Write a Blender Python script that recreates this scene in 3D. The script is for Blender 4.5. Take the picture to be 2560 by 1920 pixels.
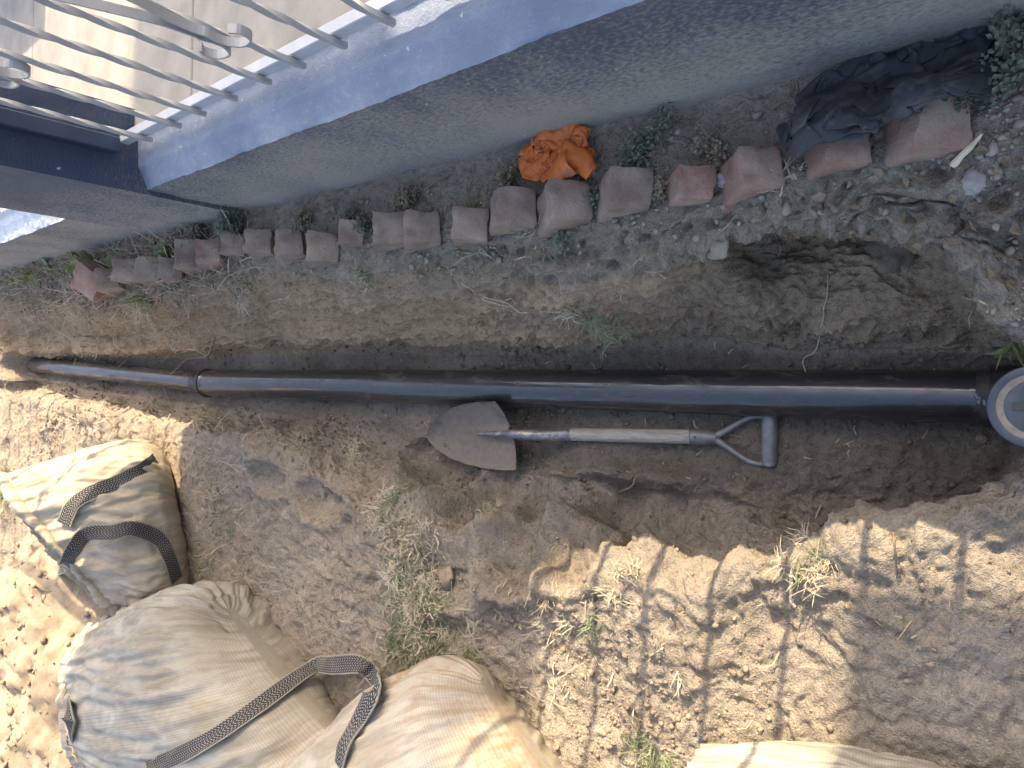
import bpy, math, random
import numpy as np
from mathutils import Vector
random.seed(7)
RNG = np.random.default_rng(7)
R = math.radians
scene = bpy.context.scene
for o in list(bpy.data.objects): bpy.data.objects.remove(o)

# ------------------------------------------------------------------ camera
FPX, PITCH, HCAM, ROLL = 1800.0, R(49.0), 1.25, R(1.2)      # focal length in photo pixels (2560 wide)
CF = np.array([0, math.cos(PITCH), -math.sin(PITCH)])
CU = np.array([0, math.sin(PITCH), math.cos(PITCH)])
CX = np.array([1.0, 0, 0])
LEFT = math.cos(ROLL) * CU - math.sin(ROLL) * CX              # direction of image left
TOP = math.sin(ROLL) * CU + math.cos(ROLL) * CX               # direction of image top
CAM = np.array([0, 0, HCAM])
cd = bpy.data.cameras.new('camera'); cam = bpy.data.objects.new('camera', cd)
scene.collection.objects.link(cam); scene.camera = cam
from mathutils import Matrix
M = Matrix.Identity(4)
for i in range(3):
    M[i][0] = -LEFT[i]; M[i][1] = TOP[i]; M[i][2] = -CF[i]; M[i][3] = CAM[i]
cam.matrix_world = M
cd.sensor_width = 36; cd.lens = 36 * FPX / 2560; cd.clip_start = .02; cd.clip_end = 400

# ------------------------------------------------------------------ sky, sun, exposure
SUN_EL, SUN_AZ = R(33), R(-3)          # azimuth measured from +X towards +Y
world = bpy.data.worlds.new('World'); scene.world = world; world.use_nodes = True
wn = world.node_tree; wn.nodes.clear()
sky = wn.nodes.new('ShaderNodeTexSky'); sky.sky_type = 'NISHITA'; sky.sun_disc = False
sky.sun_elevation = SUN_EL; sky.sun_rotation = R(90) - SUN_AZ
sky.air_density = 1.0; sky.dust_density = 6.0; sky.ozone_density = 1.0
bg = wn.nodes.new('ShaderNodeBackground'); bg.inputs[1].default_value = .15
wo = wn.nodes.new('ShaderNodeOutputWorld')
wn.links.new(sky.outputs[0], bg.inputs[0]); wn.links.new(bg.outputs[0], wo.inputs[0])
sd = bpy.data.lights.new('sun', 'SUN'); sd.energy = 3.1; sd.angle = R(.4); sd.color = (1, .82, .58)
sun = bpy.data.objects.new('sun', sd); scene.collection.objects.link(sun)
sdir = Vector((math.cos(SUN_EL) * math.cos(SUN_AZ), math.cos(SUN_EL) * math.sin(SUN_AZ), math.sin(SUN_EL)))
sun.rotation_euler = sdir.to_track_quat('Z', 'Y').to_euler(); sun.location = (4, 0, 4)
vs = scene.view_settings
vs.view_transform = 'Standard'; vs.look = 'None'; vs.gamma = 1; vs.use_curve_mapping = False; vs.exposure = 1.75

# ------------------------------------------------------------------ pixel helpers (2560 x 1920 photo pixels)
def ray(u, v):
    l = (1280 - np.asarray(u, float)) / FPX; t = (960 - np.asarray(v, float)) / FPX
    return CF + np.multiply.outer(l, LEFT) + np.multiply.outer(t, TOP)
def atZ(u, v, z): r = ray(u, v); return CAM + r * ((z - HCAM) / r[2])
def atX(u, v, x): r = ray(u, v); return CAM + r * (x / r[0])
def atY(u, v, y): r = ray(u, v); return CAM + r * (y / r[1])
def proj(P):
    q = np.asarray(P, float) - CAM; d = q @ CF
    return 1280 - (q @ LEFT) / d * FPX, 960 - (q @ TOP) / d * FPX, d
g_ = lambda y: -.078 + .046 * y                 # soil level along the house wall
pz_ = lambda y: -.548 + .100 * y                # pipe axis height
f_ = lambda y: pz_(y) - .052                    # trench floor
l_ = lambda y: -.235 + .058 * y                 # ground on the sack side
BASE = {'g': g_, 'f': f_, 'l': l_, 'fl': lambda y: .5 * (f_(y) + l_(y)), 'gf': lambda y: .5 * (f_(y) + g_(y))}
def up(u, v, base, off=0.0):
    z = 0.0
    for _ in range(12):
        p = atZ(u, v, z); z = BASE[base](p[1]) + off
    return p

# ------------------------------------------------------------------ noise
def hash3(ix, iy, iz, seed):
    h = (ix * 374761393 + iy * 668265263 + iz * 2147483647 + seed * 1274126177) & 0xffffffff
    h = ((h ^ (h >> 13)) * 1274126177) & 0xffffffff
    h = ((h ^ (h >> 16)) * 2246822519) & 0xffffffff
    return ((h ^ (h >> 15)) & 0xffff) / 32767.5 - 1
def vnoise(P, freq=1.0, seed=0):
    p = np.asarray(P, float) * freq
    i = np.floor(p).astype(np.int64); f = p - i
    f = f * f * f * (f * (f * 6 - 15) + 10)
    out = 0
    for dx in (0, 1):
        wx = f[..., 0] if dx else 1 - f[..., 0]
        for dy in (0, 1):
            wy = f[..., 1] if dy else 1 - f[..., 1]
            for dz in (0, 1):
                wz = f[..., 2] if dz else 1 - f[..., 2]
                out = out + wx * wy * wz * hash3(i[..., 0] + dx, i[..., 1] + dy, i[..., 2] + dz, seed)
    return out
def fbm(P, freq, octs=3, seed=0, gain=.5):
    a = 1; s = 0
    for k in range(octs):
        s = s + a * vnoise(P, freq * 2.03 ** k, seed + k * 17); a *= gain
    return s
def smooth01(x): x = np.clip(x, 0, 1); return x * x * (3 - 2 * x)

# ------------------------------------------------------------------ materials
def new_mat(name):
    m = bpy.data.materials.new(name); m.use_nodes = True
    nt = m.node_tree; nt.nodes.clear()
    out = nt.nodes.new('ShaderNodeOutputMaterial'); b = nt.nodes.new('ShaderNodeBsdfPrincipled')
    nt.links.new(b.outputs[0], out.inputs[0])
    return m, nt, b
def N(nt, t, **kw):
    n = nt.nodes.new(t)
    for k, v in kw.items():
        if k.startswith('i_'):
            key = k[2:]; key = int(key) if key.isdigit() else key.replace('_', ' ')
            n.inputs[key].default_value = v
        else: setattr(n, k, v)
    return n
def L(nt, a, b): nt.links.new(a, b)
def noise(nt, co, scale, detail=4, rough=.55, dist=0.0):
    n = N(nt, 'ShaderNodeTexNoise'); n.inputs['Scale'].default_value = scale; n.inputs['Detail'].default_value = detail
    n.inputs['Roughness'].default_value = rough; n.inputs['Distortion'].default_value = dist
    if co is not None: L(nt, co, n.inputs['Vector'])
    return n.outputs['Fac']
def ramp(nt, fac, stops):
    n = N(nt, 'ShaderNodeValToRGB'); cr = n.color_ramp
    while len(cr.elements) < len(stops): cr.elements.new(.5)
    for e, (p, c) in zip(cr.elements, stops):
        e.position = p; e.color = (*c, 1) if len(c) == 3 else c
    if fac is not None: L(nt, fac, n.inputs[0])
    return n.outputs['Color']
def mixc(nt, fac, a, b, mode='MIX'):
    n = N(nt, 'ShaderNodeMix', data_type='RGBA', blend_type=mode)
    for s, x in ((n.inputs[0], fac), (n.inputs[6], a), (n.inputs[7], b)):
        if isinstance(x, (int, float)): s.default_value = x
        elif isinstance(x, tuple): s.default_value = (*x, 1)
        else: L(nt, x, s)
    return n.outputs[2]
def math_(nt, op, a, b=None, clamp=False):
    n = N(nt, 'ShaderNodeMath', operation=op, use_clamp=clamp)
    for s, x in zip(n.inputs, (a, b)):
        if x is None: continue
        if isinstance(x, (int, float)): s.default_value = x
        else: L(nt, x, s)
    return n.outputs[0]
def bump(nt, b, h, strength=.5, dist=.004, prev=None):
    n = N(nt, 'ShaderNodeBump'); n.inputs['Strength'].default_value = strength; n.inputs['Distance'].default_value = dist
    L(nt, h, n.inputs['Height'])
    if prev is not None: L(nt, prev, n.inputs['Normal'])
    if b is not None: L(nt, n.outputs[0], b.inputs['Normal'])
    return n.outputs[0]
def objco(nt): return N(nt, 'ShaderNodeTexCoord').outputs['Object']
def uvco(nt): return N(nt, 'ShaderNodeTexCoord').outputs['UV']
def attr(nt, name): return N(nt, 'ShaderNodeAttribute', attribute_name=name)
def scaled(nt, co, s, rot=(0, 0, 0)):
    n = N(nt, 'ShaderNodeMapping'); n.inputs['Scale'].default_value = s; n.inputs['Rotation'].default_value = rot
    L(nt, co, n.inputs[0]); return n.outputs[0]

MATS = {}
def simple(name, c1, c2, rough=.8, scale=30, bscale=120, bstr=.3, bdist=.002, metallic=0.0, spec=.4, detail=4, tint=None):
    m, nt, b = new_mat(name); co = objco(nt)
    f = noise(nt, co, scale, detail, .6)
    col = ramp(nt, f, [(.32, c1), (.68, c2)])
    if tint:
        f2 = noise(nt, co, tint[0], 3); col = mixc(nt, ramp(nt, f2, [(tint[2], (0, 0, 0)), (tint[3], (1, 1, 1))]), col, tint[1])
    L(nt, col, b.inputs['Base Color'])
    b.inputs['Roughness'].default_value = rough; b.inputs['Metallic'].default_value = metallic
    b.inputs['Specular IOR Level'].default_value = spec
    bump(nt, b, noise(nt, co, bscale, 4, .6), bstr, bdist)
    MATS[name] = m; return m

# soil: colour driven by dampness (cut earth), greying with painted shade, tan with painted bounce light
def soil_mat():
    m, nt, b = new_mat('soil'); co = objco(nt)
    damp = attr(nt, 'damp').outputs['Fac']; crust_shade = attr(nt, 'crust_shade').outputs['Fac']
    n1 = noise(nt, co, 5, 4, .6); n2 = noise(nt, co, 42, 4, .7); n3 = noise(nt, co, 170, 3, .75)
    dry = ramp(nt, n1, [(.3, (.35, .28, .205)), (.55, (.42, .345, .26)), (.75, (.46, .385, .30))])
    grey = ramp(nt, n1, [(.3, (.27, .232, .182)), (.7, (.375, .328, .262))])
    wet = ramp(nt, n1, [(.3, (.185, .155, .120)), (.7, (.25, .212, .166))])
    och = attr(nt, 'ochre_bounce').outputs['Fac']; col = mixc(nt, crust_shade, dry, grey); col = mixc(nt, och, col, ramp(nt, n1, [(.3, (.41, .30, .18)), (.7, (.53, .40, .255))])); col = mixc(nt, damp, col, wet)
    col = mixc(nt, .75, col, ramp(nt, n2, [(.27, (.50, .48, .45)), (.5, (.97, .97, .97)), (.75, (1.12, 1.11, 1.1))]), 'MULTIPLY')
    col = mixc(nt, .7, col, ramp(nt, n3, [(.30, (.45, .43, .40)), (.46, (.97, .97, .97)), (.72, (1.15, 1.14, 1.12))]), 'MULTIPLY')
    v = N(nt, 'ShaderNodeTexVoronoi'); v.inputs['Scale'].default_value = 130; L(nt, co, v.inputs['Vector'])
    col = mixc(nt, ramp(nt, v.outputs['Color'], [(.0, (0, 0, 0)), (.93, (0, 0, 0)), (.97, (.5, .5, .5))]), col, (.47, .42, .34))
    L(nt, col, b.inputs['Base Color']); b.inputs['Roughness'].default_value = .95; b.inputs['Specular IOR Level'].default_value = .15
    hh = math_(nt, 'ADD', math_(nt, 'MULTIPLY', n2, 2.2), math_(nt, 'MULTIPLY', n3, 1.5)); bump(nt, b, hh, 1.0, .0062)
    MATS['soil'] = m
soil_mat()
simple('clod', (.20, .155, .108), (.36, .29, .21), .95, 14, 220, .9, .003, spec=.15)
simple('clod_grey', (.26, .225, .175), (.40, .35, .28), .95, 14, 220, .9, .003, spec=.15)
simple('clod_damp', (.14, .115, .088), (.25, .205, .155), .95, 14, 220, .9, .003, spec=.15)

def paint_wall(name, base, worn, dust, dust_amt, dscale=26, bst=.8):
    m, nt, b = new_mat(name); co = objco(nt)
    z = N(nt, 'ShaderNodeSeparateXYZ'); L(nt, co, z.inputs[0])
    big = noise(nt, co, 3.2, 5, .6); fine = noise(nt, scaled(nt, co, (1, 1, 1.7)), dscale * 3, 6, .7); gr = noise(nt, co, 210, 3, .6)
    col = mixc(nt, ramp(nt, big, [(.35, (0, 0, 0)), (.68, (1, 1, 1))]), base, worn)
    # splashed and wind-blown dust sits in the grain, thicker towards the soil
    zz = math_(nt, 'MULTIPLY_ADD', attr(nt, 'hz').outputs['Fac'], -1.5); nt.nodes[-1].inputs[2].default_value = dust_amt
    k = math_(nt, 'ADD', zz, math_(nt, 'MULTIPLY', math_(nt, 'SUBTRACT', big, .5), .9))
    thr = math_(nt, 'ADD', math_(nt, 'SUBTRACT', fine, .50), math_(nt, 'MULTIPLY', k, .5))
    dm = math_(nt, 'MULTIPLY', thr, 3.6, True)
    col = mixc(nt, math_(nt, 'MULTIPLY', dm, .82), col, dust)
    chip = noise(nt, co, 13, 4, .6, .8); col = mixc(nt, ramp(nt, chip, [(.70, (0, 0, 0)), (.72, (.7, .7, .7))]), col, (.56, .57, .58)) if 'top' in name else col
    sp = noise(nt, co, 55, 1); col = mixc(nt, ramp(nt, sp, [(.77, (0, 0, 0)), (.79, (.8, .8, .8))]), col, (.55, .57, .6))
    L(nt, col, b.inputs['Base Color']); b.inputs['Roughness'].default_value = .75; b.inputs['Specular IOR Level'].default_value = .3
    p = bump(nt, None, fine, bst, .006); bump(nt, b, gr, .5, .003, p)
    MATS[name] = m
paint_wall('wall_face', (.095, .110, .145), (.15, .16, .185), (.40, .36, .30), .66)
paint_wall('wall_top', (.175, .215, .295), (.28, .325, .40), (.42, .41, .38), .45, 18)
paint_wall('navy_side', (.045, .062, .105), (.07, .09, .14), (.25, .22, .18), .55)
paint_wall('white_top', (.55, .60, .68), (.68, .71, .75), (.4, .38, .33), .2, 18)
simple('concrete', (.22, .21, .19), (.31, .295, .27), .85, 9, 160, .35, .002, tint=(140, (.22, .21, .19), .66, .74))
simple('joint', (.06, .055, .05), (.09, .085, .08), .9)
simple('plaster', (.55, .5, .42), (.62, .57, .5), .9)

# ------------------------------------------------------------------ mesh helpers
COL = scene.collection
def link(o, parent=None):
    COL.objects.link(o)
    if parent is not None: o.parent = parent
    return o
def tag(o, label=None, cat=None, group=None, kind=None):
    if label: o['label'] = label
    if cat: o['category'] = cat
    if group: o['group'] = group
    if kind: o['kind'] = kind
    return o
def empty(name, loc=(0, 0, 0), **kw):
    o = bpy.data.objects.new(name, None); o.empty_display_size = .05; o.location = loc; link(o); return tag(o, **kw)
def mesh(name, V, Fc, mat, parent=None, smooth=False, uv=None, local=True, attrs=None):
    """V in world space; under an empty the mesh is shifted so that it stays put"""
    V = np.asarray(V, float)
    if parent is not None:
        base = np.zeros(3); q = parent
        while q is not None: base = base + np.array(q.location); q = q.parent
        V = V - base
    me = bpy.data.meshes.new(name)
    if isinstance(Fc, np.ndarray) and Fc.ndim == 2:
        k = Fc.shape[1]
        me.vertices.add(len(V)); me.vertices.foreach_set('co', V.astype(np.float32).ravel())
        me.loops.add(Fc.size); me.loops.foreach_set('vertex_index', Fc.astype(np.int32).ravel())
        me.polygons.add(len(Fc)); me.polygons.foreach_set('loop_start', np.arange(0, Fc.size, k, dtype=np.int32))
        me.update(calc_edges=True)
    else:
        me.from_pydata(V.tolist(), [], [list(map(int, f)) for f in Fc]); me.update()
    if smooth: me.polygons.foreach_set('use_smooth', np.ones(len(me.polygons), bool))
    if uv is not None:
        ul = me.uv_layers.new(name='UVMap'); idx = np.zeros(len(me.loops), np.int32); me.loops.foreach_get('vertex_index', idx)
        ul.data.foreach_set('uv', np.asarray(uv, np.float32)[idx].ravel())
    for k, a in (attrs or {}).items():
        at = me.attributes.new(k, 'FLOAT', 'POINT'); at.data.foreach_set('value', np.asarray(a, np.float32).ravel())
    me.validate()
    if mat is not None: me.materials.append(MATS[mat] if isinstance(mat, str) else mat)
    o = bpy.data.objects.new(name, me); return link(o, parent)
def grid_faces(n, m, cu=False, cv=False, flip=False):
    i = np.arange(n if cu else n - 1); j = np.arange(m if cv else m - 1)
    I, J = np.meshgrid(i, j, indexing='ij'); I2 = (I + 1) % n; J2 = (J + 1) % m
    q = np.stack([I * m + J, I2 * m + J, I2 * m + J2, I * m + J2], -1).reshape(-1, 4)
    return q[:, ::-1].copy() if flip else q
def box_v(x0, x1, y0, y1, z0, z1, bev=0.0):
    """chamfered box"""
    if bev <= 0:
        V = [(x, y, z) for x in (x0, x1) for y in (y0, y1) for z in (z0, z1)]
        Fc = [(0, 1, 3, 2), (4, 6, 7, 5), (0, 4, 5, 1), (2, 3, 7, 6), (0, 2, 6, 4), (1, 5, 7, 3)]
        return np.array(V, float), Fc
    lo = np.array([x0, y0, z0]); hi = np.array([x1, y1, z1]); c = (lo + hi) / 2; h = (hi - lo) / 2
    V = []; idx = {}
    for sx in (-1, 1):
        for sy in (-1, 1):
            for sz in (-1, 1):
                for a in range(3):
                    p = h - bev; p = p.copy(); p[a] = h[a]
                    idx[(sx, sy, sz, a)] = len(V); V.append(c + p * np.array([sx, sy, sz]))
    Fc = []
    S = (-1, 1)
    for a in range(3):
        o1, o2 = (a + 1) % 3, (a + 2) % 3
        for s in S:
            q = []
            for (p1, p2) in ((-1, -1), (1, -1), (1, 1), (-1, 1)):
                k = [0, 0, 0]; k[a] = s; k[o1] = p1; k[o2] = p2; q.append(idx[(*k, a)])
            Fc.append(q if s > 0 else q[::-1])
        for p1 in S:
            for p2 in S:
                q = []
                for s in S:
                    k = [0, 0, 0]; k[a] = s; k[o1] = p1; k[o2] = p2
                    q.append((idx[(*k, o1)], idx[(*k, o2)]))
                f = [q[0][0], q[1][0], q[1][1], q[0][1]]
                Fc.append(f if p1 * p2 > 0 else f[::-1])
    for sx in S:
        for sy in S:
            for sz in S:
                f = [idx[(sx, sy, sz, a)] for a in range(3)]
                Fc.append(f if sx * sy * sz > 0 else f[::-1])
    return np.array(V), Fc
def boxo(name, x0, x1, y0, y1, z0, z1, mat, parent=None, bev=0.003):
    V, Fc = box_v(x0, x1, y0, y1, z0, z1, bev); return mesh(name, V, Fc, mat, parent)
def frames(path):
    P = np.asarray(path, float); T = np.gradient(P, axis=0); T /= np.linalg.norm(T, axis=1)[:, None] + 1e-12
    n = np.cross(T[0], (0, 0, 1)); n = n if np.linalg.norm(n) > .1 else np.cross(T[0], (1, 0, 0))
    n /= np.linalg.norm(n); A = []
    for t in T:
        n = n - t * (n @ t); n /= np.linalg.norm(n); A.append(n.copy())
    A = np.array(A); B = np.cross(T, A); return P, T, A, B
def tube(path, rad, k=8, caps=True):
    P, T, A, B = frames(path); n = len(P); rad = np.broadcast_to(np.asarray(rad, float), (n,))
    th = np.linspace(0, 2 * math.pi, k, endpoint=False)
    V = P[:, None] + rad[:, None, None] * (np.cos(th)[None, :, None] * A[:, None] + np.sin(th)[None, :, None] * B[:, None])
    Fc = [list(q) for q in grid_faces(n, k, False, True)]
    V = V.reshape(-1, 3)
    if caps: Fc.append(list(range(k))[::-1] if True else None); Fc.append([(n - 1) * k + i for i in range(k)])
    return V, Fc
def spline(pts, n):
    """Catmull-Rom through pts"""
    P = np.asarray(pts, float)
    if len(P) == 2: t = np.linspace(0, 1, n)[:, None]; return P[0] * (1 - t) + P[1] * t
    Q = np.vstack([2 * P[0] - P[1], P, 2 * P[-1] - P[-2]]); m = len(P) - 1
    d = np.r_[0, np.cumsum(np.linalg.norm(np.diff(P, axis=0), axis=1))]
    s = np.interp(np.linspace(0, d[-1], n), d, np.arange(m + 1)); i = np.minimum(s.astype(int), m - 1); t = (s - i)[:, None]
    a, b, c, e = Q[i], Q[i + 1], Q[i + 2], Q[i + 3]
    return .5 * (2 * b + (c - a) * t + (2 * a - 5 * b + 4 * c - e) * t ** 2 + (3 * b - a - 3 * c + e) * t ** 3)
def merge(parts):
    V = []; Fc = []; k = 0
    for v, f in parts:
        V.append(np.asarray(v, float)); Fc += [[int(i) + k for i in q] for q in f]; k += len(v)
    return np.vstack(V), Fc

# ------------------------------------------------------------------ the ground with the trench dug into it
YEND = 4.78
CUR = [
 ('A', None), ('B', None),
 ('D', [(2560,330,'g',0),(2420,385,'g',0),(2170,428,'g',0),(1950,472,'g',0),(1640,535,'g',-.005),(1370,592,'g',-.01),(1120,622,'g',-.01),(870,676,'g',-.02),(680,660,'g',-.02),(450,708,'g',-.02),(260,748,'g',-.03),(60,722,'g',-.02),(0,715,'g',-.02)]),
 ('E', [(2560,880,'g',-.10),(2515,775,'g',-.06),(2430,680,'g',-.03),(2350,608,'g',-.03),(2250,566,'g',-.03),(2100,556,'g',-.03),(1900,566,'g',-.03),(1780,590,'g',-.035),(1640,635,'g',-.04),(1480,668,'g',-.05),(1300,690,'g',-.06),(1100,700,'g',-.08),(870,738,'g',-.08),(680,722,'g',-.08),(450,765,'g',-.07),(260,800,'g',-.08),(0,775,'g',-.06)]),
 ('F', [(2560,890,'g',-.2),(2500,800,'g',-.24),(2425,715,'g',-.28),(2340,640,'g',-.31),(2240,586,'g',-.33),(2100,572,'g',-.33),(1900,584,'g',-.28),(1780,640,'g',-.12),(1640,700,'g',-.08),(1480,745,'g',-.10),(1300,765,'g',-.14),(1100,775,'g',-.17),(870,792,'g',-.17),(680,780,'g',-.16),(450,820,'g',-.15),(260,840,'g',-.17),(0,830,'g',-.14)]),
 ('G', [(2560,896,'f',.12),(2480,850,'f',.14),(2380,800,'f',.15),(2240,775,'f',.16),(2100,758,'f',.17),(1950,752,'f',.19),(1780,775,'f',.24),(1600,805,'f',.23),(1480,825,'f',.21),(1300,842,'f',.19),(1100,850,'f',.18),(870,850,'f',.18),(680,855,'f',.17),(450,872,'f',.16),(260,882,'f',.15),(60,880,'f',.14)]),
 ('H', [(2560,902,'f',.02),(2420,862,'f',.03),(2240,858,'f',.035),(2000,862,'f',.03),(1780,830,'f',.025),(1600,832,'f',.022),(1480,846,'f',.02),(1300,858,'f',.02),(1100,864,'f',.02),(870,864,'f',.02),(680,867,'f',.02),(450,882,'f',.02),(260,891,'f',.02),(60,888,'f',.02)]),
 ('I', [(2560,912,'f',.005),(2000,912,'f',.01),(1500,908,'f',.012),(1000,906,'f',.012),(513,908,'f',.012),(250,900,'f',.012),(60,893,'f',.012)]),
 ('J', None),
 ('K', [(2560,1090,'f',0),(2477,1078,'f',0),(1700,1052,'f',.005),(1100,1034,'f',.008),(850,1018,'f',.01),(513,1000,'f',.012),(250,962,'f',.012),(60,944,'f',.012)]),
 ('L', [(2560,1122,'f',.01),(2482,1236,'f',.01),(2385,1292,'f',.01),(2200,1312,'f',.015),(2080,1320,'f',.015),(1960,1300,'f',.02),(1800,1260,'f',.025),(1600,1235,'f',.025),(1400,1205,'f',.025),(1200,1180,'f',.02),(1000,1120,'f',.02),(850,1065,'f',.02),(700,1040,'f',.02),(513,1016,'f',.02),(250,980,'f',.02),(60,960,'f',.02)]),
 ('M', [(2560,1127,'fl',.03),(2487,1245,'fl',.03),(2389,1302,'fl',.03),(2200,1324,'fl',.02),(2080,1340,'fl',.01),(1950,1350,'fl',.0),(1780,1345,'fl',.0),(1600,1345,'fl',-.01),(1400,1330,'fl',-.01),(1200,1290,'fl',0),(1000,1220,'fl',0),(850,1130,'fl',.0),(700,1080,'fl',.0),(513,1040,'fl',0),(250,1003,'fl',0),(60,974,'fl',0)]),
 ('N', [(2560,1132,'l',.06),(2490,1252,'l',.06),(2390,1308,'l',.055),(2200,1332,'l',.04),(2080,1356,'l',.02),(1960,1394,'l',-.005),(1800,1430,'l',-.01),(1600,1470,'l',-.02),(1400,1470,'l',-.03),(1200,1440,'l',-.02),(1000,1370,'l',-.01),(850,1240,'l',0),(700,1130,'l',.0),(513,1083,'l',0),(350,1045,'l',0),(100,996,'l',0),(0,980,'l',0)]),
 ('O', None), ('P', None)]
NSEG = {'AB': 6, 'BD': 120, 'DE': 80, 'EF': 70, 'FG': 90, 'GH': 44, 'HI': 30, 'IJ': 14, 'JK': 14, 'KL': 90, 'LM': 66, 'MN': 66, 'NO': 240, 'OP': 24}
ys = [-3.0, -1.5, -.6, -.2, -.1]; y = -.06
while y < 5.4:
    ys.append(y); y += .0042 * max(1.0, math.hypot(y, 1.35) / 1.45)
ys += [5.5, 5.7, 6, 6.5, 7.5, 10, 16]
ys = np.array(ys)
PIPE0, PIPE1 = np.array([-.007, .23, -.527]), np.array([-.023, 3.05, -.243])
def pipe_at(y): t = (y - PIPE0[1]) / (PIPE1[1] - PIPE0[1]); return PIPE0 + (PIPE1 - PIPE0) * np.asarray(t)[..., None]
def gauss1(a, s, ax):
    r = int(3 * s) + 1; k = np.exp(-.5 * (np.arange(-r, r + 1) / s) ** 2); k /= k.sum()
    pad = [(0, 0)] * a.ndim; pad[ax] = (r, r); b = np.pad(a, pad, mode='edge')
    out = 0
    for i, w in enumerate(k):
        sl = [slice(None)] * a.ndim; sl[ax] = slice(i, i + a.shape[ax]); out = out + w * b[tuple(sl)]
    return out
XZ = []
for nm, pts in CUR:
    if nm == 'A': X, Z = np.full_like(ys, .95), g_(ys)
    elif nm == 'B': X, Z = np.full_like(ys, .555), g_(ys)
    elif nm == 'J': X, Z = pipe_at(ys)[:, 0], f_(ys) - .004
    elif nm == 'O': X, Z = np.full_like(ys, -1.35), l_(ys) + .0
    elif nm == 'P': X, Z = np.full_like(ys, -9.0), l_(np.clip(ys, -1, 5))
    else:
        Q = np.array([up(*p) for p in pts]); Q = Q[np.argsort(Q[:, 1])]
        X = np.interp(ys, Q[:, 1], Q[:, 0]); Z = np.interp(ys, Q[:, 1], Q[:, 2])
        lo = ys < Q[0, 1]; hi = ys > Q[-1, 1]
        k0 = pts[0][2]
        Z = np.where(hi, Z + .05 * np.minimum(ys - Q[-1, 1], 2), Z)
        yy = np.clip(ys, -.1, 5.5)
        X = gauss1(X, 5, 0); Z = gauss1(Z, 5, 0)
    XZ.append((X, Z))
SX = []; SZ = []; SK = []
names = [c[0] for c in CUR]
for k in range(len(names) - 1):
    n = NSEG[names[k] + names[k + 1]]; t = np.linspace(0, 1, n, endpoint=False)
    if names[k] == 'O': t = t ** 2
    SX.append(XZ[k][0][:, None] * (1 - t) + XZ[k + 1][0][:, None] * t)
    SZ.append(XZ[k][1][:, None] * (1 - t) + XZ[k + 1][1][:, None] * t); SK.append(k + t)
SX.append(XZ[-1][0][:, None]); SZ.append(XZ[-1][1][:, None]); SK.append(np.array([len(names) - 1.0]))
GX = np.concatenate(SX, 1); GZ = np.concatenate(SZ, 1); SK = np.concatenate(SK)
inner = (SK > 1.2) & (SK < 13)
bx = gauss1(GX, 6, 1); bz = gauss1(GZ, 6, 1)
GX = np.where(inner, bx, GX); GZ = np.where(inner, bz, GZ)
GY = np.broadcast_to(ys[:, None], GX.shape).copy()
# blind end of the trench
e = smooth01((GY - YEND - .03 * np.sin(GX * 40)) / .10); GZ = GZ * (1 - e) + np.maximum(GZ, np.minimum(g_(GY), l_(GY)) + .02) * e
P = np.stack([GX, GY, GZ], -1)
def grid_normals(P):
    a = np.gradient(P, axis=0); b = np.gradient(P, axis=1); n = np.cross(a, b); n /= np.linalg.norm(n, axis=-1)[..., None] + 1e-12
    return n * np.where(n[..., 2:3].mean() < 0, -1, 1)
Nn = grid_normals(P)
sk = np.broadcast_to(SK, GX.shape)
def bumpy(a, b, w=.5): return smooth01((sk - a) / w + .5) * smooth01((b - sk) / w + .5)
right_top = bumpy(1.0, 2.6); bank = bumpy(2.2, 6.0); cut = bumpy(4.2, 6.2); floor = bumpy(6.5, 9.8); lslope = bumpy(9.6, 12.2, 1.0); lground = bumpy(11.8, 20)
near = smooth01((2.0 - GY) / .8); soft = 1 - .62 * bank * smooth01((GY - 1.15) / .5); soft = soft * (1 - .45 * bumpy(3.3, 5.2) * smooth01((1.2 - GY) / .4))
D = fbm(P, 4.0, 2, 1) * (.010 * right_top + .020 * bank + .008 * floor + .034 * lslope + .012 * lground)
w = P + .03 * np.stack([vnoise(P, 9, 5), vnoise(P, 9, 6), vnoise(P, 9, 7)], -1)
rid = 1 - np.abs(fbm(w, 13, 3, 11)); D += (rid - .7) * soft * (.006 * right_top + .040 * bank * (1 - .4 * cut) + .004 * floor + .016 * lslope + .003 * lground)
# shovel-cut strata on the steep side: thin ledges running along the trench
st = fbm(P * np.array([1.0, .22, 1.0]), 26, 3, 31); D += st * .016 * np.maximum(cut, .6 * bank) * (1 - .3 * near)
D += fbm(w, 30, 3, 21) * soft * (.005 * right_top + .013 * bank + .004 * floor + .009 * lslope + .005 * lground)
big = np.maximum(0, vnoise(w, 60, 51)) ** 2; D += big * soft * (.006 * right_top + .012 * bank + .005 * floor + .006 * lslope + .004 * lground)
D += fbm(P, 95, 2, 41) * (.0028 + .0022 * bank)
cr1 = fbm(w + 3.3, 9, 3, 91); cr2 = fbm(w - 1.7, 17, 2, 97)
D -= (.016 * np.exp(-(cr1 / .05) ** 2) * np.clip(bank * .9 + .35 * lslope, 0, 1) + .008 * np.exp(-(cr2 / .07) ** 2) * np.clip(bank + .4 * right_top + .4 * lslope + .1 * lground, 0, 1)) * soft * np.clip(fbm(P, 3.1, 2, 99) + .55, 0, 1)
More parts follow.
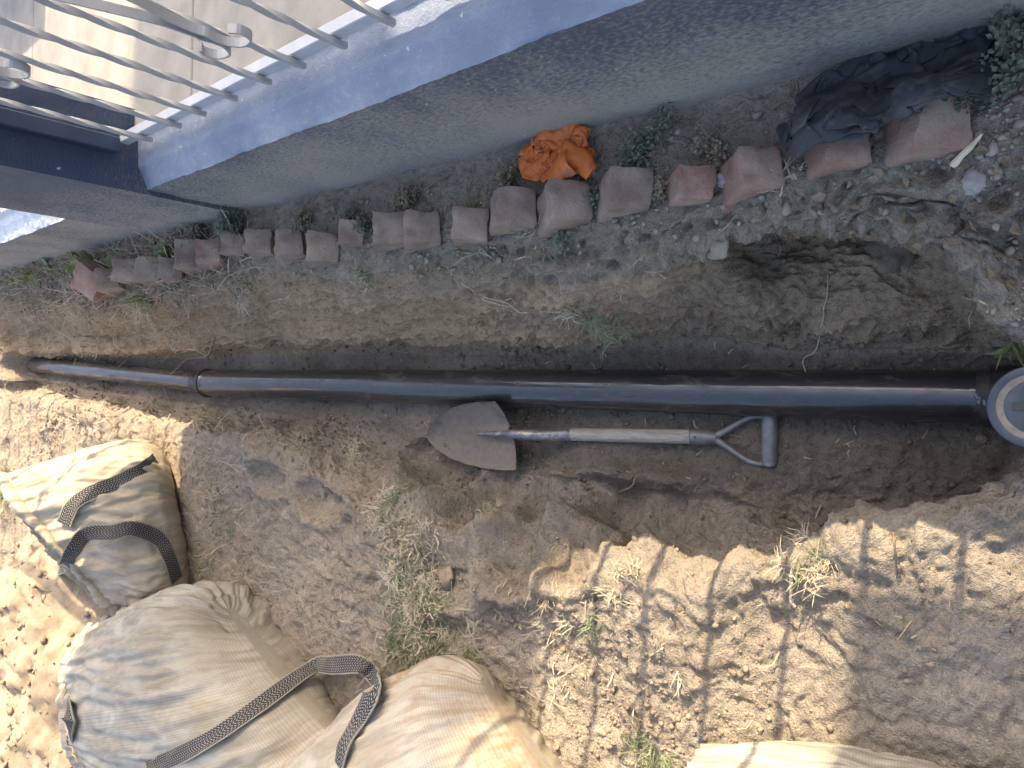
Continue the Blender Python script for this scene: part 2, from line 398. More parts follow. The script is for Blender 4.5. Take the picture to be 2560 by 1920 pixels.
# scuffed hollows and footprints on the sack-side slope (photo pixel, radius m, depth m)
for (u, v, r, dp) in [(1010,1150,.05,.03),(1065,1195,.06,.035),(1180,1265,.07,.035),(1330,1290,.06,.04),(1450,1265,.06,.035),(1560,1300,.07,.045),(1700,1300,.06,.03),(1100,1440,.07,.03),(1250,1420,.06,.035),(1180,1105,.17,.018),(880,1240,.06,.025),(760,1190,.05,.02),(1480,1390,.05,.03)]:
    c = up(u, v, 'fl' if v < 1400 else 'l')
    d2 = ((GX - c[0]) ** 2 + ((GY - c[1]) / 1.5) ** 2) / r ** 2
    dp *= 1.6; D += -dp * np.exp(-d2 ** 1.7) + .5 * dp * np.exp(-((np.sqrt(d2) - 1.45) / .35) ** 2)
# lumps (pixel, base, radius, height)
for (u, v, b, r, h) in [(650,1100,'l',.10,.05),(1120,1345,'fl',.06,.05),(1290,1300,'fl',.04,.035),(1500,1330,'fl',.045,.04),(2215,620,'g',.05,.05),(1560,700,'g',.10,.05),(1700,690,'g',.09,.04),(1850,740,'gf',.07,.05),(2150,680,'gf',.06,.06),(1060,1300,'fl',.05,.035),(1840,1360,'l',.06,.035),(2130,1340,'l',.06,.03)]:
    c = up(u, v, b)
    d2 = ((GX - c[0]) ** 2 + (GY - c[1]) ** 2 + (GZ - c[2]) ** 2) / r ** 2
    D += h * np.exp(-d2)
D = np.where((GY > 2.3) & (sk > 11.8), D * (1 - .45 * smooth01((GY - 2.3) / .5)), D)
D = np.where((GY > 7) | (GY < -.5) | (sk > 13.2), D * .3, D)
D *= np.clip((sk - .9) * 8, 0, 1)
P = P + Nn * D[..., None]
Nn = grid_normals(P)
ny, nx = GX.shape
depth = np.clip((np.where(GX > 0, g_(GY), l_(GY)) - P[..., 2]), 0, 1)
damp = np.clip(.95 * floor * (.45 + .55 * smooth01((2.6 - GY) / 1.8)) + .25 * cut * near + .25 * lslope * near + .25 * fbm(P, 3, 3, 61), 0, 1) * smooth01(depth / .10)
damp = np.maximum(damp, np.clip(.22 * fbm(P, 2.2, 3, 66) - .05, 0, .3))
crust_shade = np.clip(bumpy(1.9, 4.0) * smooth01((1.7 - GY) / .5) * 1.0 + .5 * right_top * smooth01((2.2 - GY) / .5) + .75 * smooth01((sk - 9.2) / 1.5) * smooth01((2.6 - GY) / 1.0) * (1 - .5 * smooth01((sk - 12.2) / 1.0) * smooth01((1.2 - GY) / .4)), 0, 1)  # dry grey top on the brick side; sack-side greying paints shaded soil tone
ground = mesh('ground', P.reshape(-1, 3), grid_faces(ny, nx), 'soil', smooth=True, attrs={'damp': damp, 'crust_shade': crust_shade, 'ochre_bounce': np.clip(bumpy(2.4, 6.6) * smooth01((GY - .7) / 1.6) * .9 + .6 * bumpy(3.4, 6.2), 0, 1)})  # tan tint puts warm light bounced onto the bank into its colour
if ground.data.polygons[(ny // 2) * (nx - 1) + 100].normal.z < 0: ground.data.flip_normals()
tag(ground, kind='structure')

# visibility buffer of the ground sheet: photo pixel -> point on the soil
U_, V_, D_ = proj(P.reshape(-1, 3))
GR = 5
gw, gh = 2560 // GR + 1, 1920 // GR + 1
ok = (D_ > .1) & (U_ > 0) & (U_ < 2560) & (V_ > 0) & (V_ < 1920)
ids = np.nonzero(ok)[0]; cell = (V_[ids] // GR).astype(int) * gw + (U_[ids] // GR).astype(int)
o_ = np.lexsort((D_[ids], cell)); cs = cell[o_]; first = np.r_[True, cs[1:] != cs[:-1]]
ZB = np.full(gw * gh, -1, int); ZB[cs[first]] = ids[o_][first]
PF = P.reshape(-1, 3); NF = Nn.reshape(-1, 3)
def hit(u, v):
    """index of the soil vertex seen at a photo pixel"""
    cu, cv = int(u // GR), int(v // GR)
    for r in range(0, 14):
        best = -1; bd = 1e9
        for dv in range(-r, r + 1):
            for du in range(-r, r + 1):
                if max(abs(du), abs(dv)) != r: continue
                a, b = cu + du, cv + dv
                if 0 <= a < gw and 0 <= b < gh and ZB[b * gw + a] >= 0:
                    k = ZB[b * gw + a]
                    if D_[k] < bd: bd = D_[k]; best = k
        if best >= 0: return best
    return None
def soil(u, v): k = hit(u, v); return PF[k].copy(), NF[k].copy()

# ------------------------------------------------------------------ house wall, pillar, patio
WX, WZ = .56, .372
def wall_run(name, y0, y1, x, parent=None, topm='wall_top', label=None, zt=WZ):
    """low stuccoed wall: rough face, bevelled coping edge, flat top"""
    root = empty(name, (x, (y0 + y1) / 2, -.2)); tag(root, label, 'wall')
    n = int((y1 - y0) / .012) + 2; yy = np.linspace(y0, y1, n)
    zz = np.linspace(-.5, zt - .028, 60)
    Pw = np.stack(np.broadcast_arrays(x, yy[:, None], zz[None]), -1).astype(float)
    d = fbm(Pw, 7, 2, 71) * .003 + fbm(Pw * np.array([1, .8, 1.3]), 60, 2, 72) * .0022
    Pw[..., 0] -= d
    mesh('face', Pw.reshape(-1, 3), grid_faces(n, 60, flip=True), 'wall_face', root, smooth=True, attrs={'hz': Pw[..., 2] - g_(Pw[..., 1])})
    tx = np.r_[np.linspace(x, x + .052, 12), np.linspace(x + .06, x + .36, 34)]
    tz = np.r_[np.linspace(zt - .028, zt - .004, 12), np.full(34, zt)]
    Pt = np.stack(np.broadcast_arrays(tx[None], yy[:, None], tz[None]), -1).astype(float)
    d = fbm(Pt, 8, 2, 75) * .002 + fbm(Pt, 55, 2, 76) * .0016
    Pt[..., 2] += np.where(np.arange(46) > 0, d, 0); Pt[:, 0, 0] = Pw[:, -1, 0]
    mesh('coping', Pt.reshape(-1, 3), grid_faces(n, 46, flip=True), topm, root, smooth=True, attrs={'hz': Pt[..., 2] - g_(Pt[..., 1])})
    return root
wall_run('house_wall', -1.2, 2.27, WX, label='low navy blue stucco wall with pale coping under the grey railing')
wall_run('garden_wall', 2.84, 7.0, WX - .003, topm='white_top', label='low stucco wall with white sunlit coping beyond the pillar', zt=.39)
def pillar():
    root = empty('wall_pillar', (.67, 2.55, -.2), label='tall navy stucco pillar standing between the two low walls', cat='pillar')
    x0, x1, y0, y1, z1 = .545, .79, 2.255, 2.838, 2.4
    def face(nm, a0, a1, fixed, axis, mat, seed, sgn):
        a = np.linspace(a0, a1, max(20, int((a1 - a0) / .01))); z = np.linspace(-.5, z1, 200)
        Q = np.zeros((len(a), 200, 3)); Q[..., 2] = z[None]
        Q[..., axis] = a[:, None]; Q[..., 1 - axis] = fixed
        d = fbm(Q, 9, 2, seed) * .003 + fbm(Q, 60, 2, seed + 1) * .0022
        ed = np.minimum(np.arange(len(a)), np.arange(len(a))[::-1]); d *= np.clip(ed / 2, 0, 1)[:, None]
        Q[..., 1 - axis] += sgn * d
        mesh(nm, Q.reshape(-1, 3), grid_faces(len(a), 200), mat, root, smooth=True, attrs={'hz': Q[..., 2] - g_(Q[..., 1])})
    face('face', y0, y1, x0, 1, 'wall_face', 81, -1)
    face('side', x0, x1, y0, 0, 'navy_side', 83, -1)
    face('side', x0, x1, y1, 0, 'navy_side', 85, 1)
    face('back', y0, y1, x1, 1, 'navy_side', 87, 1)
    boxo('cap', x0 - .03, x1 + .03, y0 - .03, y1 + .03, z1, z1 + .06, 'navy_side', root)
pillar()
pat = empty('patio', (2, 2, .2)); tag(pat, kind='structure')
boxo('joint_bed', .922, 3.2, -1.0, 7.0, .0, .371, 'joint', pat, 0)
for (a, b) in ((-1.0, .52), (.526, 1.89), (1.896, 3.236), (3.242, 4.6), (4.606, 6.9)):
    for (c, d) in ((.712, 1.92), (1.926, 3.2)):
        boxo('slab', c, d, a, b, .30, .384, 'concrete', pat, .003)
# unseen masonry added out of frame on the patio side to keep the sun off parts of the yard
def pier(name, x0, x1, y0, y1, z1, label):
    r = empty(name, ((x0 + x1) / 2, (y0 + y1) / 2, .38), label=label, cat='wall')
    boxo('masonry', x0, x1, y0, y1, .384, z1, 'plaster', r, .01); boxo('coping', x0 - .03, x1 + .03, y0 - .03, y1 + .03, z1, z1 + .06, 'concrete', r, .01)
pier('shade_block', 3.25, 5.2, -4.0, -.30, 3.6, 'unseen plastered block added at the patio edge to shade the yard')  # unseen block added to cut off the sun on the yard
boxo('shade_slab', 3.9, 5.3, -4.0, .10, 3.50, 3.66, 'plaster', bpy.data.objects['shade_block'], .01)  # added slab, holds the sun off the ground round the lone sack
pier('shade_pier', 8.0, 8.6, .70, 1.87, 7.4, 'unseen tall plastered pier added to bound the sun strips')  # added far off so its shadow edges on the ground stay soft
pier('shade_wall', 2.25, 2.6, 3.08, 4.1, .95, 'unseen short wall added to shade part of the patio slabs')  # added low wall, its shadow falls on the patio only

# ------------------------------------------------------------------ railing
simple('grey_paint', (.30, .30, .305), (.38, .38, .385), .45, 25, 60, .15, .001, spec=.5, tint=(22, (.16, .25, .22), .66, .69))
simple('rail_paint', (.38, .40, .44), (.46, .47, .50), .5, 25, 60, .15, .001, spec=.5, tint=(18, (.26, .17, .11), .70, .73))
simple('navy_steel', (.022, .036, .07), (.035, .052, .095), .4, 20, 80, .1, .001, spec=.5)
def railing(name, x, yb, zb, z1, label, y_ends, scroll_at=(), post=None):
    root = empty(name, (x, sum(y_ends) / 2, zb), label=label, cat='railing')
    boxo('bottom_rail', x + .009, x + .036, y_ends[0], y_ends[1], zb, zb + .027, 'rail_paint', root, .002)
    boxo('top_rail', x - .012, x + .03, y_ends[0], y_ends[1], z1, z1 + .03, 'rail_paint', root, .004)
    zz = np.linspace(zb - .012, z1, 170); hw = .0059
    ang = np.clip(zz - zb - .05, 0, None) * (math.pi / 2) / .085
    q = np.array([(-1, -1), (1, -1), (1, 1), (-1, 1)]) * hw
    V = np.stack([np.stack([q[k, 0] * np.cos(ang) - q[k, 1] * np.sin(ang), q[k, 0] * np.sin(ang) + q[k, 1] * np.cos(ang), zz], -1) for k in range(4)], 1).reshape(-1, 3)
    Fc = [list(f) for f in grid_faces(170, 4, False, True)] + [[0, 1, 2, 3], [676, 679, 678, 677]]
    me = None
    for y in yb:
        if me is None:
            b = mesh('baluster', V, Fc, 'grey_paint', None); me = b.data
        else: b = link(bpy.data.objects.new('baluster', me))
        b.parent = root; b.location = np.array((x, y, 0)) - np.array(root.location)
    def strip(pts, side=.018, th=.005):
        Pp = spline(pts, 90); T = np.gradient(Pp, axis=0); T /= np.linalg.norm(T, axis=1)[:, None]
        sd_ = np.array([1.0, 0, 0]); nn = np.cross(T, sd_)
        rings = np.stack([Pp + sd_ * a * side / 2 + nn * b_ * th / 2 for a, b_ in ((-1, -1), (1, -1), (1, 1), (-1, 1))], 1)
        return rings.reshape(-1, 3), [list(f) for f in grid_faces(90, 4, False, True)] + [[3, 2, 1, 0], [356, 357, 358, 359]]
    for (yc, zc, h) in scroll_at:          # lyre: two flat bars meeting over a baluster, feet curling outwards
        for s in (1, -1):
            c = (yc + s * .047, zc); r0 = .026
            pts = [(x - .014, c[0] - s * r * math.cos(a) , c[1] + r * math.sin(a)) for a, r in [(math.pi * 2.05, .012), (math.pi * 1.75, .016), (math.pi * 1.4, .020), (math.pi * 1.05, .0235), (math.pi * .75, r0), (math.pi * .4, r0), (math.pi * .12, .03)][::1]]
            # from the free tip round the curl, then up and outwards
            tip = pts[::1]
            bar = [(x - .014, yc + s * .008, zc + .055), (x - .014, yc + s * .016, zc + .12), (x - .014, yc + s * .05, zc + .22), (x - .014, yc + s * .10, zc + .36), (x - .014, yc + s * .14, zc + h)]
            curl = [(x - .014, yc + s * (.047 + rr * math.cos(a)), zc + rr * math.sin(a)) for a, rr in
                    [(R(60), .017), (R(0), .024), (R(-60), .031), (R(-120), .037), (R(-165), .041), (R(-195), .044)]]
            v, f = strip(curl + [(x - .014, yc + s * .011, zc + .035)] + bar)
            mesh('scroll', v, f, 'grey_paint', root)
    if post:
        boxo('post', *post, 'navy_steel', root, .003)
    return root
YB = [2.116, 1.935, 1.796, 1.638, 1.487, 1.352, 1.206] + [1.206 - .148 * k for k in range(1, 11)]
railing('iron_railing', .668, YB, .402, 1.22, 'pale grey railing of twisted iron bars with scrolls along the low wall', (-.6, 2.245),
        [(1.352, .575, .55), (1.352 - .59, .575, .55), (1.352 - 1.18, .575, .55), (1.872, .80, .38)], (.640, .682, 2.205, 2.25, .44, 2.2))
railing('iron_railing', .668, [2.98 + .148 * k for k in range(14)], .41, 1.22, 'second twisted iron railing on the wall beyond the pillar', (2.845, 5.2),
        [(3.1 + .0, .60, .5), (3.72, .60, .5), (4.3, .6, .5)])

# ------------------------------------------------------------------ drain pipe
def pipe_mat():
    m, nt, b = new_mat('abs_pipe'); co = objco(nt)
    n1 = noise(nt, co, 9, 5, .65); n2 = noise(nt, scaled(nt, co, (30, 3, 30)), 6, 5, .7); n3 = noise(nt, scaled(nt, co, (60, 4, 60)), 9, 2)
    col = mixc(nt, ramp(nt, n2, [(.52, (0, 0, 0)), (.8, (.35, .35, .35))]), (.008, .008, .010), (.10, .085, .07))
    yy = N(nt, 'ShaderNodeSeparateXYZ'); L(nt, co, yy.inputs[0])
    far = math_(nt, 'MULTIPLY_ADD', yy.outputs[1], .32); nt.nodes[-1].inputs[2].default_value = -.30; nt.nodes[-1].use_clamp = True
    dm = math_(nt, 'MULTIPLY', far, ramp(nt, n1, [(.3, (.25, .25, .25)), (.7, (.85, .85, .85))]))
    col = mixc(nt, dm, col, (.125, .098, .072))
    sc = ramp(nt, n3, [(.70, (0, 0, 0)), (.74, (.35, .35, .35))]); col = mixc(nt, sc, col, (.30, .28, .25))
    L(nt, col, b.inputs['Base Color'])
    L(nt, math_(nt, 'ADD', math_(nt, 'MULTIPLY', dm, .3), math_(nt, 'MULTIPLY_ADD', n2, .22)), b.inputs['Roughness'])
    nt.nodes[-1].inputs[1].default_value = .22
    for n in nt.nodes:
        if n.type == 'MATH' and n.operation == 'MULTIPLY_ADD' and n.inputs[1].default_value == .22: n.inputs[2].default_value = .10
    b.inputs['Specular IOR Level'].default_value = .6
    b.inputs['IOR'].default_value = 1.5; b.inputs['Coat Weight'].default_value = 1.0; b.inputs['Coat IOR'].default_value = 1.75; b.inputs['Coat Roughness'].default_value = .08
    n5 = noise(nt, scaled(nt, co, (6, 1.6, 6)), 5, 5, .7, .5)
    L(nt, ramp(nt, n5, [(.38, (.05, .05, .05)), (.56, (.20, .20, .20)), (.70, (.48, .48, .48))]), b.inputs['Coat Roughness'])
    L(nt, ramp(nt, n5, [(.42, (1, 1, 1)), (.72, (.35, .35, .35))]), b.inputs['Coat Weight'])
    col = mixc(nt, ramp(nt, n5, [(.52, (0, 0, 0)), (.74, (.75, .75, .75))]), col, (.105, .086, .067)); L(nt, col, b.inputs['Base Color'])
    bump(nt, b, n2, .06, .001)
    MATS['abs_pipe'] = m
pipe_mat()
simple('abs_dusty', (.016, .016, .018), (.05, .045, .04), .42, 40, 90, .2, .001, spec=.5)
simple('abs_collar', (.020, .020, .022), (.12, .10, .08), .55, 22, 140, .5, .0015, spec=.5)
simple('print_white', (.24, .22, .19), (.34, .32, .28), .7)
simple('solvent_mark', (.22, .25, .31), (.32, .35, .42), .5)
pr = empty('drain_pipe', PIPE0, label='long black plastic drain pipe lying along the trench', cat='pipe')
PD = (PIPE1 - PIPE0) / np.linalg.norm(PIPE1 - PIPE0)
def pipe_seg(name, a, b, r0, r1, mat, parent, n=60, k=72):
    t = np.linspace(0, 1, n)[:, None]; V, Fc = tube(a * (1 - t) + b * t, np.linspace(r0, r1, n), k); return mesh(name, V, Fc, mat, parent, smooth=True)
def lathe(name, a, d, prof, mat, parent, k=72):
    """prof: (distance along d, radius)"""
    Pp = np.array([a + d * s for s, r in prof]); d = np.asarray(d, float)
    n0 = np.cross(d, (0, 0, 1)); n0 = n0 if np.linalg.norm(n0) > .1 else np.cross(d, (1, 0, 0)); n0 /= np.linalg.norm(n0); b0 = np.cross(d, n0)
    th = np.linspace(0, 2 * math.pi, k, endpoint=False)
    rad = np.array([r for s, r in prof])
    V = Pp[:, None] + rad[:, None, None] * (np.cos(th)[None, :, None] * n0 + np.sin(th)[None, :, None] * b0)
    Fc = [list(q) for q in grid_faces(len(prof), k, False, True)]
    o = mesh(name, V.reshape(-1, 3), Fc, mat, parent, smooth=True)
    o.data.set_sharp_from_angle(angle=R(38)) if hasattr(o.data, 'set_sharp_from_angle') else None
    return o
RP, RS = .05715, .0445
A0 = PIPE0 - PD * .012; A1 = PIPE1 - PD * .0
ps0 = pipe_seg('pipe_section', A0, A1, RP, RP, 'abs_pipe', pr)
lathe('fitting_hub', A0 - PD * .10, PD, [(0, .05), (0, .066), (.098, .066), (.112, .064), (.1125, .0573)], 'abs_dusty', pr)
lathe('hub_dirt', A0, PD, [(.012, .0575), (.013, .0585), (.03, .0582), (.036, .0573)], 'abs_collar', ps0)
FAR1 = np.array([.062, 5.0, -.075])
CP0 = PIPE1; FD = (FAR1 - CP0) / np.linalg.norm(FAR1 - CP0)
lathe('reducing_coupling', CP0, FD, [(-.012, .0575), (-.012, .0612), (.002, .0625), (.012, .0600), (.020, .0562), (.045, .0520), (.072, .0505), (.0735, .0446)], 'abs_dusty', pr)
ps1 = pipe_seg('pipe_section', CP0 + FD * .05, FAR1, RS, RS, 'abs_pipe', pr)
# print line on the small pipe
def wrap_text(txt, size, start, d, r, theta, name, mat, parent):
    cu = bpy.data.curves.new('t', 'FONT'); cu.body = txt; cu.size = size; cu.resolution_u = 2
    ob = bpy.data.objects.new('t', cu); COL.objects.link(ob)
    me = bpy.data.meshes.new_from_object(ob.evaluated_get(bpy.context.evaluated_depsgraph_get()))
    bpy.data.objects.remove(ob)
    v = np.array([w.co for w in me.vertices]); fc = [list(p.vertices) for p in me.polygons]
    up_ = np.array([0, 0, 1.0]); up_ = up_ - d * (up_ @ d); up_ /= np.linalg.norm(up_); rt = np.cross(d, up_)   # rt: +X side
    s = v[:, 0]; a = theta + v[:, 1] / r
    V = start + d * (-s)[:, None] + r * (np.cos(a)[:, None] * up_ + np.sin(a)[:, None] * rt)
    return mesh(name, V, fc, mat, parent)
wrap_text('CHARLOTTE PIPE  3 IN  ABS DWV  ASTM F628', .013, CP0 + FD * .66, FD, RS + .0006, R(-14), 'print_line', 'print_white', ps1)
wrap_text('CHARLOTTE PIPE  3 IN  ABS DWV  ASTM F628', .012, CP0 + FD * 1.50, FD, RS + .0006, R(-14), 'print_line', 'print_white', ps1)
# scraps of dried primer near the hub
vs_ = []
upv = np.array([0, 0, 1.0]); upv -= PD * (upv @ PD); rtv = np.cross(PD, upv)
for k in range(14):
    s0 = .014 + .030 * RNG.random(); th = R(-12 + 16 * (s0 - .014) / .03 + RNG.normal(0, 5)); w = .0008 + .0014 * RNG.random()
    q = [A0 + PD * (s0 + a * w) + (RP + .0018) * (math.cos(th + b * w / RP * 2) * upv + math.sin(th + b * w / RP * 2) * rtv) for a, b in ((-1, -1), (1, -.6), (.7, 1), (-1, .8))]
    vs_.append((np.array(q), [[0, 1, 2, 3]]))
mesh('primer_marks', *merge(vs_), 'solvent_mark', ps0)

# cleanout riser and plug at the near end
simple('plug_plastic', (.035, .040, .052), (.08, .088, .105), .45, 16, 60, .15, .001, spec=.5, tint=(7, (.22, .20, .175), .55, .75))
simple('dry_mud', (.21, .18, .14), (.31, .265, .20), .95, 60, 160, .8, .003, spec=.1)
LC = atZ(2590, 1018, -.115)
cl = empty('cleanout', (LC[0], LC[1], -.53), label='dusty blue grey cleanout plug on a riser above the pipe', cat='cleanout')
Zv = np.array([0, 0, 1.0])
lathe('riser', np.array([LC[0], LC[1], -.52]), Zv, [(0, .05), (.34, .05), (.34, .059), (.378, .059), (.38, .05)], 'abs_dusty', cl)
plg = lathe('plug', np.array([LC[0], LC[1], -.145]), Zv, [(-.0, .0), (0, .056), (.0, .062), (.006, .0655), (.022, .0655), (.029, .0635), (.031, .058), (.0295, .0525), (.0245, .051), (.0245, .043), (.0275, .041), (.029, .03), (.029, .0)], 'plug_plastic', cl)
th = np.linspace(0, 2 * math.pi, 160, endpoint=False)
mr = np.stack([np.stack([LC[0] + r * np.cos(th), LC[1] + r * np.sin(th), np.full(160, -.145 + z) + .0009 * vnoise(np.stack([np.cos(th), np.sin(th), th * 0 + r], -1), 9, 3)], -1) for r, z in ((.0415, .0262), (.0435, .0272), (.047, .0283), (.0505, .0275), (.0525, .0285))], 0)
mesh('mud_ring', mr.reshape(-1, 3), [list(q) for q in grid_faces(5, 160, False, True)], 'dry_mud', plg, smooth=True)
boxo('slot', LC[0] - .007, LC[0] + .007, LC[1] - .022, LC[1] + .030, -.118, -.1145, 'joint', plg, .001)
for sgn in (-1, 1):
    v, f = box_v(-.0016, .0016, .012, .034, 0, .004, .001); a = R(62 * sgn); c, s_ = math.cos(a), math.sin(a)
    v = np.stack([v[:, 0] * c - v[:, 1] * s_ + LC[0], v[:, 0] * s_ + v[:, 1] * c + LC[1], v[:, 2] - .1165], -1); mesh('rib', v, f, 'plug_plastic', plg)

# ------------------------------------------------------------------ shovel
def blade_mat():
    m, nt, b = new_mat('shovel_steel'); co = objco(nt)
    n1 = noise(nt, co, 14, 5, .6, .6); n2 = noise(nt, co, 60, 4); n3 = noise(nt, co, 6, 3)
    col = ramp(nt, n3, [(.35, (.15, .12, .10)), (.5, (.17, .15, .135)), (.65, (.145, .165, .18))])
    mud = ramp(nt, n1, [(.34, (0, 0, 0)), (.44, (1, 1, 1))])
    col = mixc(nt, math_(nt, 'MULTIPLY', mud, .9), col, ramp(nt, n2, [(.3, (.22, .18, .135)), (.7, (.29, .24, .185))]))
    L(nt, col, b.inputs['Base Color']); b.inputs['Metallic'].default_value = .25
    L(nt, math_(nt, 'MULTIPLY_ADD', mud, .45), b.inputs['Roughness'])
    for n in nt.nodes:
        if n.type == 'MATH' and n.operation == 'MULTIPLY_ADD': n.inputs[2].default_value = .42
    p = bump(nt, None, n1, .35, .004); bump(nt, b, n2, .2, .002, p); MATS['shovel_steel'] = m
blade_mat()
simple('worn_steel', (.16, .155, .16), (.30, .29, .29), .42, 60, 120, .3, .001, metallic=.5, tint=(45, (.42, .38, .31), .56, .64))
simple('grey_metal', (.15, .148, .145), (.23, .225, .215), .45, 40, 120, .12, .001, metallic=.35, spec=.5)
def wood_mat(name, c1, c2, c3):
    m, nt, b = new_mat(name); co = objco(nt)
    n1 = noise(nt, scaled(nt, co, (16, 1.2, 16)), 10, 5, .65, .4); n2 = noise(nt, scaled(nt, co, (90, 3, 90)), 4, 3)
    col = ramp(nt, n1, [(.3, c1), (.5, c2), (.72, c3)])
    col = mixc(nt, ramp(nt, n2, [(.3, (.6, .6, .6)), (.42, (0, 0, 0))]), col, tuple(.35 * x for x in c1))
    L(nt, col, b.inputs['Base Color']); b.inputs['Roughness'].default_value = .75
    bump(nt, b, n1, .4, .0015); MATS[name] = m
wood_mat('grey_wood', (.25, .215, .17), (.36, .32, .26), (.46, .42, .355))
TIP = atZ(1066, 1094, f_(1.85) + .052); SA = atZ(1262, 992, -.345); SB = atZ(1288, 1166, f_(1.4) + .034)
MS = (SA + SB) / 2; ax_b = MS - TIP; BL = np.linalg.norm(ax_b); ax_b /= BL
wv = SA - SB; wv -= ax_b * (wv @ ax_b); BW = np.linalg.norm(wv) / 2; wv /= np.linalg.norm(wv); nb = np.cross(wv, ax_b)
if nb[2] < 0: nb = -nb
HND = atZ(1740, 1092, f_(.8) + .045); END = atZ(1928, 1101, f_(.6) + .035)
shv = empty('shovel', MS, label='round point shovel with weathered wooden shaft and metal D grip', cat='shovel')
ns, nw = 46, 41
S_ = np.linspace(0, 1, ns)
hw = BW * np.where(S_ < .78, np.sin(np.clip(S_ / .78, 0, 1) * math.pi / 2) ** .68, 1.0 + .0 * S_)
hw = BW * np.interp(S_, [0, .02, .06, .14, .26, .42, .6, .8, 1], [.0, .10, .24, .43, .64, .83, .95, 1.0, .985])
Q = np.linspace(-1, 1, nw)
dish = .036 * (Q[None] ** 2) * np.minimum(1, hw / BW)[:, None] + .02 * (1 - S_[:, None]) ** 2 * 0 - .018 * np.exp(-((S_[:, None] - .55) / .4) ** 2)
rib_ = .014 * np.exp(-(Q[None] / .11) ** 2) * smooth01((S_[:, None] - .45) / .5)
VB = TIP + ax_b * (S_ * BL)[:, None, None] * 1.0 + (hw[:, None] * Q[None])[..., None] * wv + (dish + rib_)[..., None] * nb
VB2 = VB - nb * .0022
V = np.vstack([VB.reshape(-1, 3), VB2.reshape(-1, 3)]); f1 = grid_faces(ns, nw); n0 = ns * nw
rim = []
bd = [i * nw for i in range(ns)] + [(ns - 1) * nw + j for j in range(1, nw)] + [i * nw + nw - 1 for i in range(ns - 2, -1, -1)] + [j for j in range(nw - 2, 0, -1)]
for i in range(len(bd)):
    a, b = bd[i], bd[(i + 1) % len(bd)]; rim.append([a, b, b + n0, a + n0])
bld = mesh('blade', V, [list(q) for q in f1] + [list(q[::-1] + n0) for q in f1] + rim, 'shovel_steel', shv, smooth=True)
# rolled foot-rest lips left and right of the socket
for sg in (-1, 1):
    pth = [MS + wv * sg * BW * q + nb * (.036 * q * q + .003 - .018 * .28) + ax_b * .003 for q in np.linspace(.16, .97, 18)]
    mesh('foot_rest', *tube(pth, .0035, 8), 'shovel_steel', bld, smooth=True)
S0 = MS - ax_b * BL * .45 + nb * .0; S1 = MS + nb * .020; sa = atZ(1428, 1086, f_(1.15) + .05)
pth = spline([MS - ax_b * BL * .38 + nb * -.004, MS - ax_b * .02 + nb * .008, MS + ax_b * .03 + nb * .018, (MS + sa) / 2 + nb * .014, sa], 40)
mesh('socket', *tube(pth, np.interp(np.linspace(0, 1, 40), [0, .35, .5, .7, 1], [.004, .011, .0145, .0165, .0195]), 18), 'worn_steel', shv, smooth=True)
mesh('shaft', *tube(spline([sa - (HND - sa) * .01, (sa + HND) / 2 + np.array([0, 0, .002]), HND], 30), np.interp(np.linspace(0, 1, 30), [0, .5, 1], [.0185, .0195, .019]), 20), 'grey_wood', shv, smooth=True)
hd = (END - HND) / np.linalg.norm(END - HND); gw_ = np.cross(hd, (0, 0, 1)); gw_ /= np.linalg.norm(gw_)
hL = np.linalg.norm(END - HND); gh_ = .056
yk = mesh('yoke', *tube(spline([HND - hd * .012, HND + hd * .02, HND + hd * .055], 16), np.interp(np.linspace(0, 1, 16), [0, .6, 1], [.0215, .021, .014]), 20), 'grey_metal', shv, smooth=True)
for sg in (-1, 1):
    p0 = HND + hd * .045
    pts = [p0 - hd * .01, p0 + hd * .02 + gw_ * sg * .012, p0 + hd * (.075) + gw_ * sg * .047, p0 + hd * (hL - .085) + gw_ * sg * (gh_ + .002), HND + hd * (hL - .012) + gw_ * sg * (gh_ + .003)]
    mesh('arm', *tube(spline(pts, 30), np.interp(np.linspace(0, 1, 30), [0, .3, 1], [.0125, .0085, .0075]), 12), 'grey_metal', yk, smooth=True)
mesh('grip', *tube([HND + hd * (hL - .004) + gw_ * q * (gh_ + .007) for q in np.linspace(-1, 1, 12)], [.0165, .0188, .0195, .0198, .0198, .0198, .0198, .0198, .0198, .0195, .0188, .0165], 24), 'grey_metal', shv, smooth=True)
v, f = tube([HND + hd * .006 + np.array([0, 0, .018]), HND + hd * .006 + np.array([0, 0, .0235])], [.0045, .003], 10); mesh('rivet', v, f, 'worn_steel', yk, smooth=True)

